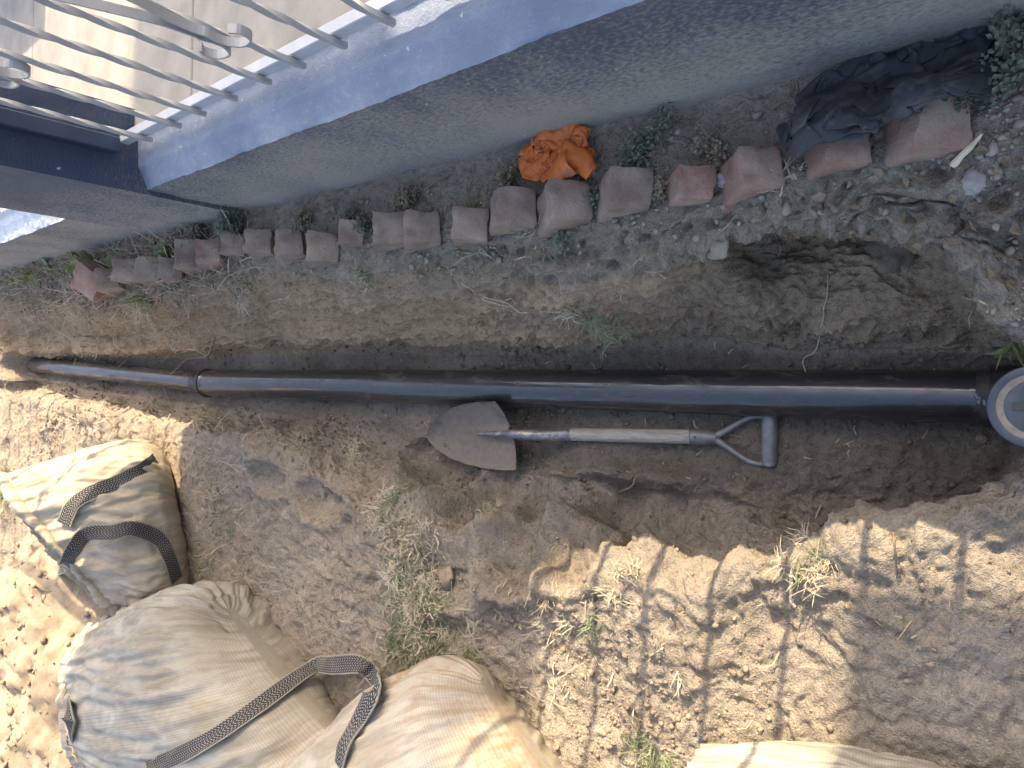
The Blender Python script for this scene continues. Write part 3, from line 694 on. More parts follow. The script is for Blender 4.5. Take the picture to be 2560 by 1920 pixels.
# ------------------------------------------------------------------ brick edging
def brick_mat(name, c1, c2, c3, dust):
    m, nt, b = new_mat(name); co = objco(nt); ge = N(nt, 'ShaderNodeObjectInfo')
    n1 = noise(nt, co, 18, 5, .6); n2 = noise(nt, co, 90, 5, .7)
    mp = N(nt, 'ShaderNodeVectorMath', operation='ADD'); L(nt, co, mp.inputs[0]); L(nt, ge.outputs['Location'], mp.inputs[1])
    n3 = noise(nt, mp.outputs[0], 11, 4, .6)
    col = ramp(nt, n1, [(.3, c1), (.55, c2), (.75, c3)])
    col = mixc(nt, ramp(nt, n3, [(.36, (.05, .05, .05)), (.66, (.8, .8, .8))]), col, dust)
    n4 = noise(nt, mp.outputs[0], 170, 3, .7); col = mixc(nt, .4, col, ramp(nt, n4, [(.3, (.45, .42, .4)), (.47, (.97, .97, .97)), (.7, (1.15, 1.13, 1.1))]), 'MULTIPLY')
    L(nt, col, b.inputs['Base Color']); b.inputs['Roughness'].default_value = .95; b.inputs['Specular IOR Level'].default_value = .1
    p = bump(nt, None, n3, .6, .008); bump(nt, b, math_(nt, 'ADD', n2, n4), .6, .0028, p); MATS[name] = m
brick_mat('brick_red', (.24, .13, .10), (.31, .175, .135), (.35, .23, .18), (.40, .32, .255))
brick_mat('brick_dull', (.195, .14, .112), (.265, .195, .158), (.33, .25, .20), (.40, .325, .255))
BR = [(2030,272,1.2,0),(1826,312,.95,0),(1642,365,.98,0),(1502,396,.86,0),(1362,412,.98,1),(1235,435,1.06,1),(1117,452,1.08,1),(1020,485,.95,1),(918,492,.92,1),(846,494,.93,1),(762,503,.72,1),(702,535,.95,1),(628,526,.88,1),(563,522,.85,1),(508,527,.8,1),(457,545,.8,0),(418,552,.95,1),(374,582,.78,1),(326,584,.9,1),(280,585,.9,1),(240,603,.85,1),(203,604,1.25,0)]
ed = empty('brick_edging', (.4, 1.5, 0), label='row of tilted red bricks set sawtooth along the trench edge', cat='edging')
def worn_brick(seed):
    # rounded box grid, corners chipped by noise
    n = 11; hx, hy, hz = .046, .029, .1
    V = []; Fc = []
    for ax in range(3):
        for s in (-1, 1):
            a = np.linspace(-1, 1, n); A_, B_ = np.meshgrid(a, a, indexing='ij'); q = np.zeros((n, n, 3))
            q[..., ax] = s; q[..., (ax + 1) % 3] = A_; q[..., (ax + 2) % 3] = B_
            k = sum(len(w) for w in V); V.append(q.reshape(-1, 3)); gf = grid_faces(n, n, flip=(s < 0)) + k; Fc.append(gf)
    V = np.vstack(V); h = np.array([hx, hy, hz]); r = .0052
    W = np.sign(V) * np.maximum(np.abs(V) ** 1.0 * h, 0)
    c = np.clip(W, -(h - r), h - r); d = W - c; ln = np.linalg.norm(d, axis=1)[:, None]
    W = c + np.where(ln > 1e-9, d / np.maximum(ln, 1e-9) * np.minimum(ln, r), 0)
    W = W * (1 + .07 * vnoise(W + seed * 3.1, 22, seed)[:, None] - .10 * np.maximum(0, vnoise(W + seed * 1.3, 34, seed + 9) - .25)[:, None]) + .003 * np.stack([vnoise(W + seed, 40, k) for k in (1, 2, 3)], -1)
    return W, np.vstack(Fc)
bmesh_ = [worn_brick(k) for k in range(6)]
for k, (x, v, sc, dull) in enumerate(BR):
    u, v = x * 1.1573, v * 1.1573; sc *= 1.0 if k == 0 else (1.1 if k < 4 else 1.24 if k < 8 else 1.34)
    p = up(u, v, 'g', .027)
    W, Fc = bmesh_[k % 6]; W = W * np.array([.76 if k > 2 else .80, 1.3, 1]) * sc * (1.0 if k < 15 else 1.12)
    tilt = R(47 + RNG.normal(0, 4)); yaw = R(RNG.normal(0, 5)); rl = R(RNG.normal(0, 3))
    if k == 21: tilt = R(30); yaw = R(-35)
    c, s_ = math.cos(tilt), math.sin(tilt)
    # long axis leans: upper end towards the camera
    ridge = np.array([0, .029, .1]) * sc          # edge between long face and end
    W = W - np.array([0, .012, .1]) * sc
    W = np.stack([W[:, 0], W[:, 1] * c - W[:, 2] * s_, W[:, 1] * s_ + W[:, 2] * c], -1)
    cy, sy = math.cos(yaw), math.sin(yaw)
    W = np.stack([W[:, 0] * cy - W[:, 1] * sy + p[0], W[:, 0] * sy + W[:, 1] * cy + p[1], W[:, 2] + p[2] + .022 * sc], -1)
    b = mesh('brick', W - 0 * p, Fc, 'brick_dull' if dull else 'brick_red', ed, smooth=True)

# ------------------------------------------------------------------ sacks
def sack_mat(name, base, dirt, rust):
    m, nt, b = new_mat(name); uv = uvco(nt); co = objco(nt)
    w1 = N(nt, 'ShaderNodeTexWave', wave_type='BANDS', bands_direction='X'); w1.inputs['Scale'].default_value = 62; L(nt, uv, w1.inputs['Vector'])
    w2 = N(nt, 'ShaderNodeTexWave', wave_type='BANDS', bands_direction='Y'); w2.inputs['Scale'].default_value = 62; L(nt, uv, w2.inputs['Vector'])
    weave = math_(nt, 'MULTIPLY', w1.outputs['Fac'], w2.outputs['Fac'])
    n1 = noise(nt, co, 6, 6, .65, .5); n2 = noise(nt, scaled(nt, uv, (9, 2.2, 1)), 3, 5, .65, .6); n3 = noise(nt, co, 3.5, 4, .6, .8); n4 = noise(nt, co, 45, 4, .7)
    col = mixc(nt, ramp(nt, n1, [(.38, (0, 0, 0)), (.72, (.85, .85, .85))]), base, dirt)
    col = mixc(nt, ramp(nt, n2, [(.42, (0, 0, 0)), (.68, (.75, .75, .75))]), col, tuple(x * .72 for x in dirt))
    if rust: col = mixc(nt, math_(nt, 'MULTIPLY', ramp(nt, n3, [(.54, (0, 0, 0)), (.66, (.8, .8, .8))]), ramp(nt, n4, [(.42, (.05, .05, .05)), (.62, (.8, .8, .8))])), col, (.30, .165, .08))
    col = mixc(nt, .36, col, ramp(nt, weave, [(.0, (.45, .43, .4)), (.5, (1, 1, 1))]), 'MULTIPLY')
    L(nt, col, b.inputs['Base Color']); b.inputs['Roughness'].default_value = .7; b.inputs['Specular IOR Level'].default_value = .3
    p = bump(nt, None, n2, .5, .006); p = bump(nt, None, n4, .25, .003, p); bump(nt, b, weave, .3, .0008, p)
    MATS[name] = m
sack_mat('sack_cream', (.54, .48, .375), (.41, .335, .235), False)
sack_mat('sack_grey', (.46, .43, .365), (.30, .255, .185), False)
sack_mat('sack_rust', (.48, .445, .375), (.34, .28, .20), True)
def strap_mat():
    m, nt, b = new_mat('strap'); uv = uvco(nt); sx = N(nt, 'ShaderNodeSeparateXYZ'); L(nt, uv, sx.inputs[0])
    # herringbone: chevrons pointing along the strap, pale threads between dark ones
    ab = math_(nt, 'ABSOLUTE', math_(nt, 'SUBTRACT', math_(nt, 'FRACT', math_(nt, 'MULTIPLY', sx.outputs[0], 2.0)), .5))
    ph = math_(nt, 'ADD', math_(nt, 'MULTIPLY', ab, 3.0), math_(nt, 'MULTIPLY', sx.outputs[1], 95))
    ch = math_(nt, 'FRACT', ph); cr = math_(nt, 'FRACT', math_(nt, 'MULTIPLY', sx.outputs[0], 8))
    pale = math_(nt, 'MULTIPLY', math_(nt, 'GREATER_THAN', ch, .62), math_(nt, 'GREATER_THAN', cr, .35))
    edge = math_(nt, 'GREATER_THAN', math_(nt, 'ABSOLUTE', math_(nt, 'SUBTRACT', sx.outputs[0], .5)), .44)
    k = math_(nt, 'MAXIMUM', pale, edge)
    n1 = noise(nt, objco(nt), 14, 4, .6)
    col = mixc(nt, k, (.032, .033, .040), (.27, .25, .21))
    col = mixc(nt, ramp(nt, n1, [(.5, (0, 0, 0)), (.8, (.45, .45, .45))]), col, (.25, .21, .155))
    L(nt, col, b.inputs['Base Color']); b.inputs['Roughness'].default_value = .85; b.inputs['Specular IOR Level'].default_value = .2
    bump(nt, b, ch, .5, .0015); MATS['strap'] = m
strap_mat()
simple('thread', (.42, .36, .26), (.52, .46, .35), .9)
def sack(name, A, B, w0, q0, mat, label, seed, mouth=None, wprof=None, qprof=None, roll=0.0, skew=0.0, wdir=None, mskew=0.0, pleat=1.0):
    """filled sack lying on the soil: A bottom seam, B mouth"""
    A, B = np.array(A, float), np.array(B, float); ln = np.linalg.norm(B - A); d = (B - A) / ln
    W = np.cross(d, (0, 0, 1)) if wdir is None else np.array(wdir) - d * (np.array(wdir) @ d); W /= np.linalg.norm(W); Hh = np.cross(W, d)
    c, s_ = math.cos(roll), math.sin(roll); W, Hh = W * c + Hh * s_, Hh * c - W * s_
    nt_, nth = 170, 340
    t = np.linspace(0, 1, nt_); th = np.linspace(0, 2 * math.pi, nth, endpoint=False)
    wp = wprof or [(0, .66), (.03, .78), (.10, .92), (.3, 1.0), (.7, .97), (1, .85)]
    qp = qprof or [(0, .10), (.03, .38), (.08, .64), (.16, .85), (.28, .98), (.5, 1.0), (.8, .92), (1, .72)]
    wr = w0 * np.interp(t, *zip(*wp)); qr = q0 * np.interp(t, *zip(*qp)); wr = gauss1(wr, 2, 0); qr[2:] = gauss1(qr, 3, 0)[2:]
    ct, st = np.cos(th), np.sin(th); e_ = .80
    cx = np.sign(ct) * np.abs(ct) ** e_; cz = np.sign(st) * np.abs(st) ** e_
    Pp = A + d * (t * ln)[:, None, None] + (wr[:, None] * cx[None])[..., None] * W + (qr[:, None] * cz[None])[..., None] * Hh
    Pp = Pp + d * (skew * cx[None] * ((1 - t) ** 1.4)[:, None])[..., None]
    Pp = Pp + d * (mskew * cx[None] * (t ** 2)[:, None])[..., None]
    nrm = grid_normals(Pp); out = (Pp - (A + d * (t * ln)[:, None, None])); nrm *= np.sign((nrm * out).sum(-1, keepdims=True) + 1e-9)
    # gathers running from the seams along the sack, plus slack folds and dents
    fold = fbm(np.stack(np.broadcast_arrays(cx[None] * 5 + .5 * np.sin(5 * t[:, None]), cz[None] * 5, t[:, None] * 1.5), -1), 1.5, 3, seed, .6)
    amp = .020 * np.exp(-t / .35) + .004 * np.exp(-(1 - t) / .25) + .007
    Dd = fold * amp[:, None] * np.clip(qr / q0 * 2, 0, 1)[:, None] + fbm(Pp, 4, 2, seed + 3) * .012 + (1 - np.abs(fbm(Pp, 8, 2, seed + 5))) * .005 - .004
    rg = 1 - np.abs(fbm(np.stack(np.broadcast_arrays(cx[None] * 3, cz[None] * 3, t[:, None] * 2.2), -1), 2.2, 2, seed + 8)); Dd += np.maximum(0, rg - .75) * .012
    pl = fbm(np.stack(np.broadcast_arrays(cx[None] * 16, cz[None] * 16, t[:, None] * 2.5), -1), 1.0, 2, seed + 12); Dd += pl * (.0055 * np.exp(-t / .45) + .003 * np.exp(-(1 - t) / .3) + .0012)[:, None] * np.clip(qr / q0 * 2, 0, 1)[:, None]
    Dd = Dd * (pleat + (1 - pleat) * np.clip(t * 4 - .2, 0, 1))[:, None]
    Pp = Pp + nrm * Dd[..., None]
    zg = l_(Pp[..., 1]) - .015; Pp[..., 2] = np.maximum(Pp[..., 2], zg)
    root = empty(name, (A + B) / 2 * np.array([1, 1, 0]) + np.array([0, 0, l_((A + B)[1] / 2)]), label=label, cat='sack', group='soil sacks beside the trench')
    uv = np.stack(np.broadcast_arrays(th[None] / (2 * math.pi) * 2 * (w0 + q0) * 1.6, t[:, None] * ln), -1).reshape(-1, 2)
    Fc = [list(q) for q in grid_faces(nt_, nth, False, True)]
    V = Pp.reshape(-1, 3)
    Fc.append(list(range(nth)))
    if mouth is None: Fc.append([(nt_ - 1) * nth + k for k in range(nth)][::-1])
    body = mesh('sack_body', V, Fc, mat, root, smooth=True, uv=uv)
    if mouth is not None:           # hem turned out, soil heaped in the mouth
        rim = Pp[-1]; cen = rim.mean(0)
        rr = np.linspace(1, 0, 40); Fm = cen + (rim[None] - cen) * (rr[:, None, None] * .985)
        hmp = mouth * np.sqrt(np.clip(1 - rr ** 2, 0, 1)); Fm = Fm + d * (hmp[:, None, None] - .03)
        nn = fbm(Fm, 25, 3, seed + 9) * .008 + np.maximum(0, vnoise(Fm, 55, seed)) * .012; Fm = Fm + d * nn[..., None] * np.clip((1 - rr) * 6, 0, 1)[:, None, None]
        mesh('soil_fill', Fm.reshape(-1, 3), [list(q) for q in grid_faces(40, nth, False, True)], 'clod', body, smooth=True)
        k2 = 8; out2 = (rim - cen) / np.linalg.norm(rim - cen, axis=1)[:, None]; ww = .014 * fbm(np.stack([np.cos(th), np.sin(th), th * 0], -1), 1.6, 2, seed + 2)
        hem = np.stack([rim + d * ((s2 * .035) + ww[:, None] * s2) + out2 * (.004 + .010 * math.sin(s2 * 3)) for s2 in np.linspace(0, 1, k2)], 0)
        mesh('hem', hem.reshape(-1, 3), [list(q) for q in grid_faces(k2, nth, False, True)], mat, body, smooth=True, uv=np.tile(uv[-nth:], (k2, 1)) + np.repeat(np.linspace(0, .035, k2), nth)[:, None] * np.array([0, 1]))
    return root, V, Fc
from mathutils.bvhtree import BVHTree
SK_ = []
def add_sack(*a, **k):
    r, V, Fc = sack(*a, **k); SK_.append((r, BVHTree.FromPolygons([tuple(v) for v in V], Fc))); return r
s1 = add_sack('soil_sack', (-.62, 3.00, -.13), (-.70, 3.16, .22), .385, .31, 'sack_cream', 'cream sack lying open in the sun with soil heaped in its mouth', 101, mouth=.10, wdir=(.97, .24, 0), mskew=.17, pleat=.1, qprof=[(0, .60), (.04, .76), (.12, .92), (.3, 1.04), (.55, 1.04), (.85, .86), (1, .68)], wprof=[(0, .72), (.05, .84), (.2, .98), (.4, 1.02), (.8, .96), (1, .90)])
s2 = add_sack('soil_sack', (-.93, 1.98, -.0), (-1.26, 2.92, .12), .37, .28, 'sack_grey', 'large grey white woven sack between the open sack and the stained one', 202, mouth=.05, skew=.26, pleat=.35)
s3 = add_sack('soil_sack', (-.92, 1.0, -.08), (-1.60, 1.80, .05), .42, .29, 'sack_rust', 'rust stained white sack with a dark handle loop over it', 303, skew=.06, pleat=.35)
s4 = add_sack('soil_sack', (-.905, -.26, -.16), (-1.01, .62, -.09), .335, .20, 'sack_grey', 'pale woven sack lying alone on bare dusty soil', 404)
def on_sack(u, v, which=None):
    """nearest sack (or soil) surface seen at a photo pixel"""
    d = ray(u, v); ln = np.linalg.norm(d); best = None
    for k, (r_, bv) in enumerate(SK_):
        h = bv.ray_cast(Vector(CAM), Vector(d / ln))
        if h[0] is not None and (best is None or h[3] < best[2]): best = (np.array(h[0]), np.array(h[1]), h[3])
    if best is None:
        p, n = soil(u, v); return p, n
    n = best[1]; n = n if n @ d < 0 else -n
    return best[0], n
def strap(which, pts, w=.055, th=.004, name='strap'):
    """pts: (u, v, lift above the sack)"""
    root = SK_[which][0]; Pp = []; Nn_ = []
    for u, v, lift in pts:
        p, n = on_sack(u, v, which); Pp.append(p + n * (lift + .004)); Nn_.append(n)
    m = 90; C = spline(Pp, m); Nm = spline(Nn_, m); Nm /= np.linalg.norm(Nm, axis=1)[:, None]
    Nm = np.stack([gauss1(Nm[:, k], 5, 0) for k in range(3)], 1)
    T = np.gradient(C, axis=0); T /= np.linalg.norm(T, axis=1)[:, None]
    S = np.cross(T, Nm); S /= np.linalg.norm(S, axis=1)[:, None]; Nm = np.cross(S, T)
    q = np.linspace(-.5, .5, 9); cup = .12 * (q * 2) ** 2 * w * vnoise(np.stack([np.linspace(0, 5, m)] * 3, -1), 1, 4)[:, None]
    ws = w * (1 + .08 * vnoise(np.stack([np.linspace(0, 9, m)] * 3, -1), 1, 9))
    top = C[:, None] + S[:, None] * (q[None, :, None] * ws[:, None, None]) + Nm[:, None] * (cup + th / 2)[..., None]
    bot = top - Nm[:, None] * th
    ring = np.concatenate([top, bot[:, ::-1]], 1); k = ring.shape[1]
    ln = np.r_[0, np.cumsum(np.linalg.norm(np.diff(C, axis=0), axis=1))]
    uu = np.concatenate([q + .5, (q + .5)[::-1]]); uv = np.stack(np.broadcast_arrays(uu[None], ln[:, None]), -1).reshape(-1, 2)
    Fc = [list(f) for f in grid_faces(m, k, False, True)] + [list(range(k))[::-1], [(m - 1) * k + i for i in range(k)]]
    return mesh(name, ring.reshape(-1, 3), Fc, 'strap', root, smooth=False, uv=uv)
strap(0, [(388,1150,.0),(345,1180,.0),(290,1208,.0),(235,1232,.005),(190,1262,.01),(165,1310,.01)])
strap(0, [(150,1425,.02),(190,1385,.04),(235,1345,.05),(290,1318,.05),(340,1318,.04),(385,1345,.02),(420,1390,.005),(440,1450,.0)])
strap(0, [(150,1540,.02),(140,1590,.01),(125,1650,.01)], w=.04)
strap(1, [(5,1735,.05),(60,1710,.05),(110,1690,.06),(160,1705,.03),(180,1760,.01),(178,1840,.0),(170,1915,.0)], w=.05)
strap(2, [(380,1918,.01),(520,1850,.01),(640,1775,.015),(740,1705,.02),(810,1668,.04),(870,1650,.06),(930,1650,.06),(968,1680,.05),(960,1730,.03),(905,1800,.01),(865,1860,.005),(850,1918,.0)], w=.052)

# soil thrown up behind and between the sacks
def heap(cx, cy, rx, ry, h, seed, n=90):
    r = np.linspace(0, 1, n); th = np.linspace(0, 2 * math.pi, 160, endpoint=False)
    X = cx + rx * r[:, None] * np.cos(th)[None]; Y = cy + ry * r[:, None] * np.sin(th)[None]
    Z = l_(np.clip(Y, -1, 5)) - .04 + h * (1 - r[:, None] ** 1.7) * np.ones_like(X); Q = np.stack([X, Y, Z], -1)
    Q[..., 2] += fbm(Q, 5, 3, seed) * .05 + fbm(Q, 22, 3, seed + 1) * .016 + np.maximum(0, vnoise(Q, 45, seed + 2)) * .02
    return Q
Q = heap(-1.75, 3.75, 1.35, .95, .52, 900)
o = mesh('spoil_heap', Q.reshape(-1, 3), grid_faces(90, 160, False, True), 'clod', smooth=True); tag(o, 'heap of loose dug soil behind the sacks', 'heap')

# ------------------------------------------------------------------ crumpled clothes (small mass-spring relaxation)
def crumple(nx_, ny_, cell, squeeze, seed, height=.1, steps=260):
    r = np.random.default_rng(seed)
    I, J = np.meshgrid(np.arange(nx_), np.arange(ny_), indexing='ij')
    p = np.stack([(I - nx_ / 2) * cell, (J - ny_ / 2) * cell, np.zeros_like(I, float)], -1).astype(float)
    q0 = p.copy()
    base = np.stack([I * .12, J * .12, np.full(I.shape, seed * 1.7)], -1)
    p[..., 2] = .03 + .05 * np.abs(fbm(base, 1.0, 3, seed)) * height / .1
    warp = np.stack([fbm(base + 9, .9, 2, seed + 1), fbm(base + 5, .9, 2, seed + 2)], -1) * cell * 9
    p[..., 0] = p[..., 0] * squeeze[0] + warp[..., 0]; p[..., 1] = p[..., 1] * squeeze[1] + warp[..., 1]
    v = np.zeros_like(p)
    foot = (nx_ / 2 * cell * squeeze[0], ny_ / 2 * cell * squeeze[1]); edge_n = fbm(base + 3, .8, 2, seed + 4)
    pairs = []
    for di, dj, k in ((1, 0, 1.), (0, 1, 1.), (1, 1, .6), (1, -1, .6), (2, 0, .25), (0, 2, .25), (4, 0, .10), (0, 4, .10)):
        pairs.append((di, dj, k, cell * math.hypot(di, dj)))
    for s in range(steps):
        v = v * .86; v[..., 2] -= .0006; q = p + v
        for _ in range(3):
            cor = np.zeros_like(q); cnt = np.zeros(q.shape[:2] + (1,))
            for di, dj, k, L0 in pairs:
                if dj >= 0: A_ = (slice(0, nx_ - di), slice(0, ny_ - dj)); B_ = (slice(di, nx_), slice(dj, ny_))
                else: A_ = (slice(0, nx_ - di), slice(-dj, ny_)); B_ = (slice(di, nx_), slice(0, ny_ + dj))
                dlt = q[B_] - q[A_]; ln = np.linalg.norm(dlt, axis=-1, keepdims=True) + 1e-9
                kk = k if di < 2 and abs(dj) < 2 else np.where(ln < L0 * .55, k, 0)
                m_ = dlt * (.5 * kk * (ln - L0) / ln); cor[A_] += m_; cor[B_] -= m_; cnt[A_] += k; cnt[B_] += k
            q += cor / np.maximum(cnt, 1) * 1.6
            # friction: hold the footprint squeezed together
            q[..., 2] = np.clip(q[..., 2], 0, height)
            er = np.sqrt((q[..., 0] / foot[0]) ** 2 + (q[..., 1] / foot[1]) ** 2); lim = .82 + .25 * edge_n
            q[..., :2] *= np.where(er > lim, lim / np.maximum(er, 1e-6), 1)[..., None]
            q[..., :2] = np.where(q[..., 2:3] <= 1e-4, .5 * q[..., :2] + .5 * p[..., :2], q[..., :2])
        v = np.clip(q - p, -.006, .006); p = p + v
    return p
def cloth_mat(name, c1, c2, stain, amount, gloss=.5):
    m, nt, b = new_mat(name); co = objco(nt)
    n1 = noise(nt, co, 22, 5, .65, .8); n2 = noise(nt, co, 9, 3); n3 = noise(nt, co, 260, 2)
    col = ramp(nt, n2, [(.3, c1), (.7, c2)])
    col = mixc(nt, ramp(nt, n1, [(amount, (0, 0, 0)), (amount + .14, (.8, .8, .8))]), col, stain)
    L(nt, col, b.inputs['Base Color']); b.inputs['Roughness'].default_value = gloss; b.inputs['Specular IOR Level'].default_value = .35
    bump(nt, b, n3, .25, .0008); MATS[name] = m
cloth_mat('orange_fabric', (.60, .135, .025), (.70, .19, .045), (.10, .075, .055), .55, .42)
cloth_mat('dark_fabric', (.034, .035, .041), (.055, .055, .058), (.105, .095, .075), .50, .6)
def lay_cloth(name, p, origin, ex, ey, up_n, mat, label, cat, drape=None):
    """p local cloth, ex/ey world axes on the ground, drape(x, y) -> support height"""
    W = origin + p[..., 0:1] * ex + p[..., 1:2] * ey
    W[..., 2] = 0
    W[..., 2] = drape(W[..., 0], W[..., 1]) + p[..., 2] + .004
    n, m = W.shape[:2]
    q2 = np.stack(np.broadcast_arrays(np.linspace(0, 1, n)[:, None], np.linspace(0, 1, m)[None], 0.37), -1) * np.array([n, m, 1.0]) / 60
    q2 = q2 + .12 * np.stack([fbm(q2 + 4, 2.2, 2, 5), fbm(q2 + 8, 2.2, 2, 6), 0 * q2[..., 0]], -1)
    cre = (1 - np.abs(vnoise(q2, 4.0, 7))) ** 2 * .020 + (1 - np.abs(vnoise(q2 + 3, 8.5, 8))) ** 2 * .011 + (1 - np.abs(vnoise(q2 + 6, 17, 9))) ** 2 * .004
    nn_ = grid_normals(W); nn_ = nn_ * np.sign(nn_[..., 2:3] + 1e-6); W = W + (nn_ * .45 + np.array([0, 0, .75])) * (cre - .008)[..., None]
    root = empty(name, origin, label=label, cat=cat)
    o = mesh('fabric', W.reshape(-1, 3), grid_faces(n, m), mat, root, smooth=True)
    md = o.modifiers.new('thickness', 'SOLIDIFY'); md.thickness = .0016; md.offset = 0
    sb = o.modifiers.new('smooth', 'SUBSURF'); sb.levels = 1; sb.render_levels = 1
    return root
oc = up(1388, 378, 'g', .02)
pc = crumple(74, 64, .0066, (.50, .40), 5, .075, 150)
flat = lambda x, y: g_(y) + .006
def orange_drape(x, y): return flat(x, y) + .05 * smooth01((x - .50) / .05) * .0
lay_cloth('orange_garment', pc, oc, np.array([-.25, .97, 0]), np.array([-.97, -.25, 0]), None, 'orange_fabric', 'crumpled bright orange garment against the foot of the blue wall', 'garment', orange_drape)
# two cuffs sticking out of the bundle
oroot = bpy.data.objects['orange_garment']
def cuff(px, r0, r1, mat, root, base='g', off=.03):
    pts = [up(u, v, base, o_) for u, v, o_ in px]; C = spline(pts, 26); k = 28
    V, Fc = tube(C, np.linspace(r0, r1, 26), k, caps=False); V = V.reshape(26, k, 3); c_ = C[:, None]
    dv = V - c_; flat_ = dv.copy(); flat_[..., 2] *= .55
    V = c_ + flat_ * (1 + .22 * vnoise(V * 1.0, 60, 8)[..., None])
    o = mesh('sleeve', V.reshape(-1, 3), grid_faces(26, k, False, True), mat, root, smooth=True)
    md = o.modifiers.new('thickness', 'SOLIDIFY'); md.thickness = .002; md.offset = 0
cuff([(1400,385,.05),(1445,400,.035),(1480,432,.025)], .030, .017, 'orange_fabric', oroot)
cuff([(1430,400,.055),(1400,425,.05),(1372,452,.055)], .030, .016, 'orange_fabric', oroot)
dc = up(2262, 205, 'g', .02)
pd = crumple(104, 66, .0082, (.60, .42), 12, .10, 150)
bps = [up(2030 * 1.1573, 272 * 1.1573, 'g', .0), up(1826 * 1.1573, 312 * 1.1573, 'g', 0)]
def dark_drape(x, y):
    h = g_(y) + .004
    for b_ in bps: h = h + .085 * np.exp(-(((x - b_[0]) / .065) ** 4 + ((y - b_[1]) / .07) ** 4))
    return h
lay_cloth('dark_garment', pd, dc, np.array([-.28, .96, 0]), np.array([-.96, -.28, 0]), None, 'dark_fabric', 'crumpled charcoal grey garment draped over two edging bricks', 'garment', dark_drape)

# ------------------------------------------------------------------ plants
simple('grass_green', (.12, .145, .07), (.20, .22, .11), .6, 40, 60, .1, .001)
simple('grass_dull', (.13, .16, .085), (.21, .23, .13), .65, 40, 60, .1, .001)
simple('grass_dry', (.36, .30, .20), (.50, .43, .30), .75, 60, 60, .1, .001)
simple('root_pale', (.40, .32, .22), (.56, .48, .36), .8, 90, 160, .3, .001)
simple('root_brown', (.20, .14, .095), (.30, .22, .15), .85, 90, 160, .3, .001)
simple('weed_leaf', (.10, .115, .075), (.175, .19, .13), .55, 60, 60, .1, .001)
simple('weed_bright', (.16, .19, .06), (.25, .27, .10), .5, 60, 60, .1, .001)
simple('weed_brown', (.19, .145, .095), (.29, .23, .155), .8, 60, 60, .1, .001)
simple('leaf_red', (.24, .045, .05), (.34, .09, .075), .6, 60, 60, .1, .001)
simple('pale_wood', (.56, .46, .30), (.68, .58, .40), .7, 30, 90, .3, .001)
simple('grey_stone', (.27, .26, .24), (.38, .36, .33), .85, 30, 90, .5, .002)
def frame_of(n):
    n = np.asarray(n, float); n = n / np.linalg.norm(n); a = np.cross(n, (0, 1, 0)); a = a / (np.linalg.norm(a) + 1e-9) if np.linalg.norm(a) > .1 else np.array([1., 0, 0])
    return a, np.cross(n, a), n
def blades(c, n, k, ln, spread, w, r, up_bias=1.0, curl=.6, seg=4, flow=None):
    """k curved tapered blades in a few leaning sub-clumps round c"""
    a, b, n = frame_of(n); parts = []
    m_ = max(2, min(9, k // 12)); subs = []
    for _ in range(m_):
        th = RNG.random() * 6.283; rr = r * 1.25 * RNG.random() ** .6; ph = RNG.random() * 6.283
        subs.append((c + (a * math.cos(th) + b * math.sin(th)) * rr, (a * math.cos(ph) + b * math.sin(ph)) * (.3 + 1.1 * RNG.random()), .55 + .8 * RNG.random()))
    for _ in range(k):
        c0_, fl, sz = subs[int(RNG.random() ** 1.4 * m_)]
        th = RNG.random() * 2 * math.pi; rr = r * .38 * math.sqrt(RNG.random()); base = c0_ + (a * math.cos(th) + b * math.sin(th)) * rr - n * .004
        ph = RNG.random() * 6.283; dirh = a * math.cos(ph) + b * math.sin(ph) + fl; dirh /= np.linalg.norm(dirh) + 1e-6
        el = np.clip(RNG.normal(up_bias * .8, .38), .0, 1.5); d = dirh * math.cos(el) * spread + n * math.sin(el); d /= np.linalg.norm(d)
        l = ln * sz * (.3 + .9 * RNG.random()); pts = [base]; dd = d.copy(); kink = RNG.integers(0, seg) if RNG.random() < .25 else -1
        for s in range(seg):
            pts.append(pts[-1] + dd * l / seg); dd = dd - n * curl * RNG.random() * .6 + RNG.normal(0, .16, 3) + (RNG.normal(0, .8, 3) if s == kink else 0); dd /= np.linalg.norm(dd)
        pts = np.array(pts); hgt = (pts - c) @ n; pts = pts + n * np.maximum(0, .001 - hgt - .004)[:, None] * .8
        sd_ = np.cross(d, n); sd_ = sd_ / (np.linalg.norm(sd_) + 1e-9)
        ww = w * (.6 + .7 * RNG.random()) * np.array([.8, 1, .9, .65, .12][:seg + 1]) * .5
        V = np.concatenate([pts + sd_ * ww[:, None], pts - sd_ * ww[:, None]]); m = seg + 1
        parts.append((V, [[i, i + 1, m + i + 1, m + i] for i in range(seg)]))
    return merge(parts)
def tuft(name, u, v, specs, label, cat, group=None):
    c, n = soil(u, v); root = empty(name, c, label=label, cat=cat, group=group)
    for part, k, ln, spread, w, r, el, curl, mat in specs:
        mesh(part, *blades(c, n * .5 + np.array([0, 0, .5]), k, ln, spread, w, r, el, curl), mat, root)
    return root
G1, GD, GY_ = 'grass_green', 'grass_dull', 'grass_dry'
def mixed(size, green, dry, gm=GD): return [('green_blades', green * 2, size * .8, 1, .0030, size * .8, .6, .9, gm), ('dry_blades', dry * 2, size * .75, 1, .0028, size * .95, .3, .9, GY_)]
tuft('grass_tuft', 985, 1270, mixed(.07, 60, 60), 'spiky grass tuft on a dark lump at the trench end of the grass strip', 'grass')
tuft('grass_tuft', 1010, 1365, mixed(.05, 46, 90), 'sparse tuft of short mixed blades above the matted dry patch', 'grass')
tuft('grass_tuft', 1015, 1455, mixed(.065, 40, 190), 'matted bleached grass patch in the middle of the grass strip', 'grass')
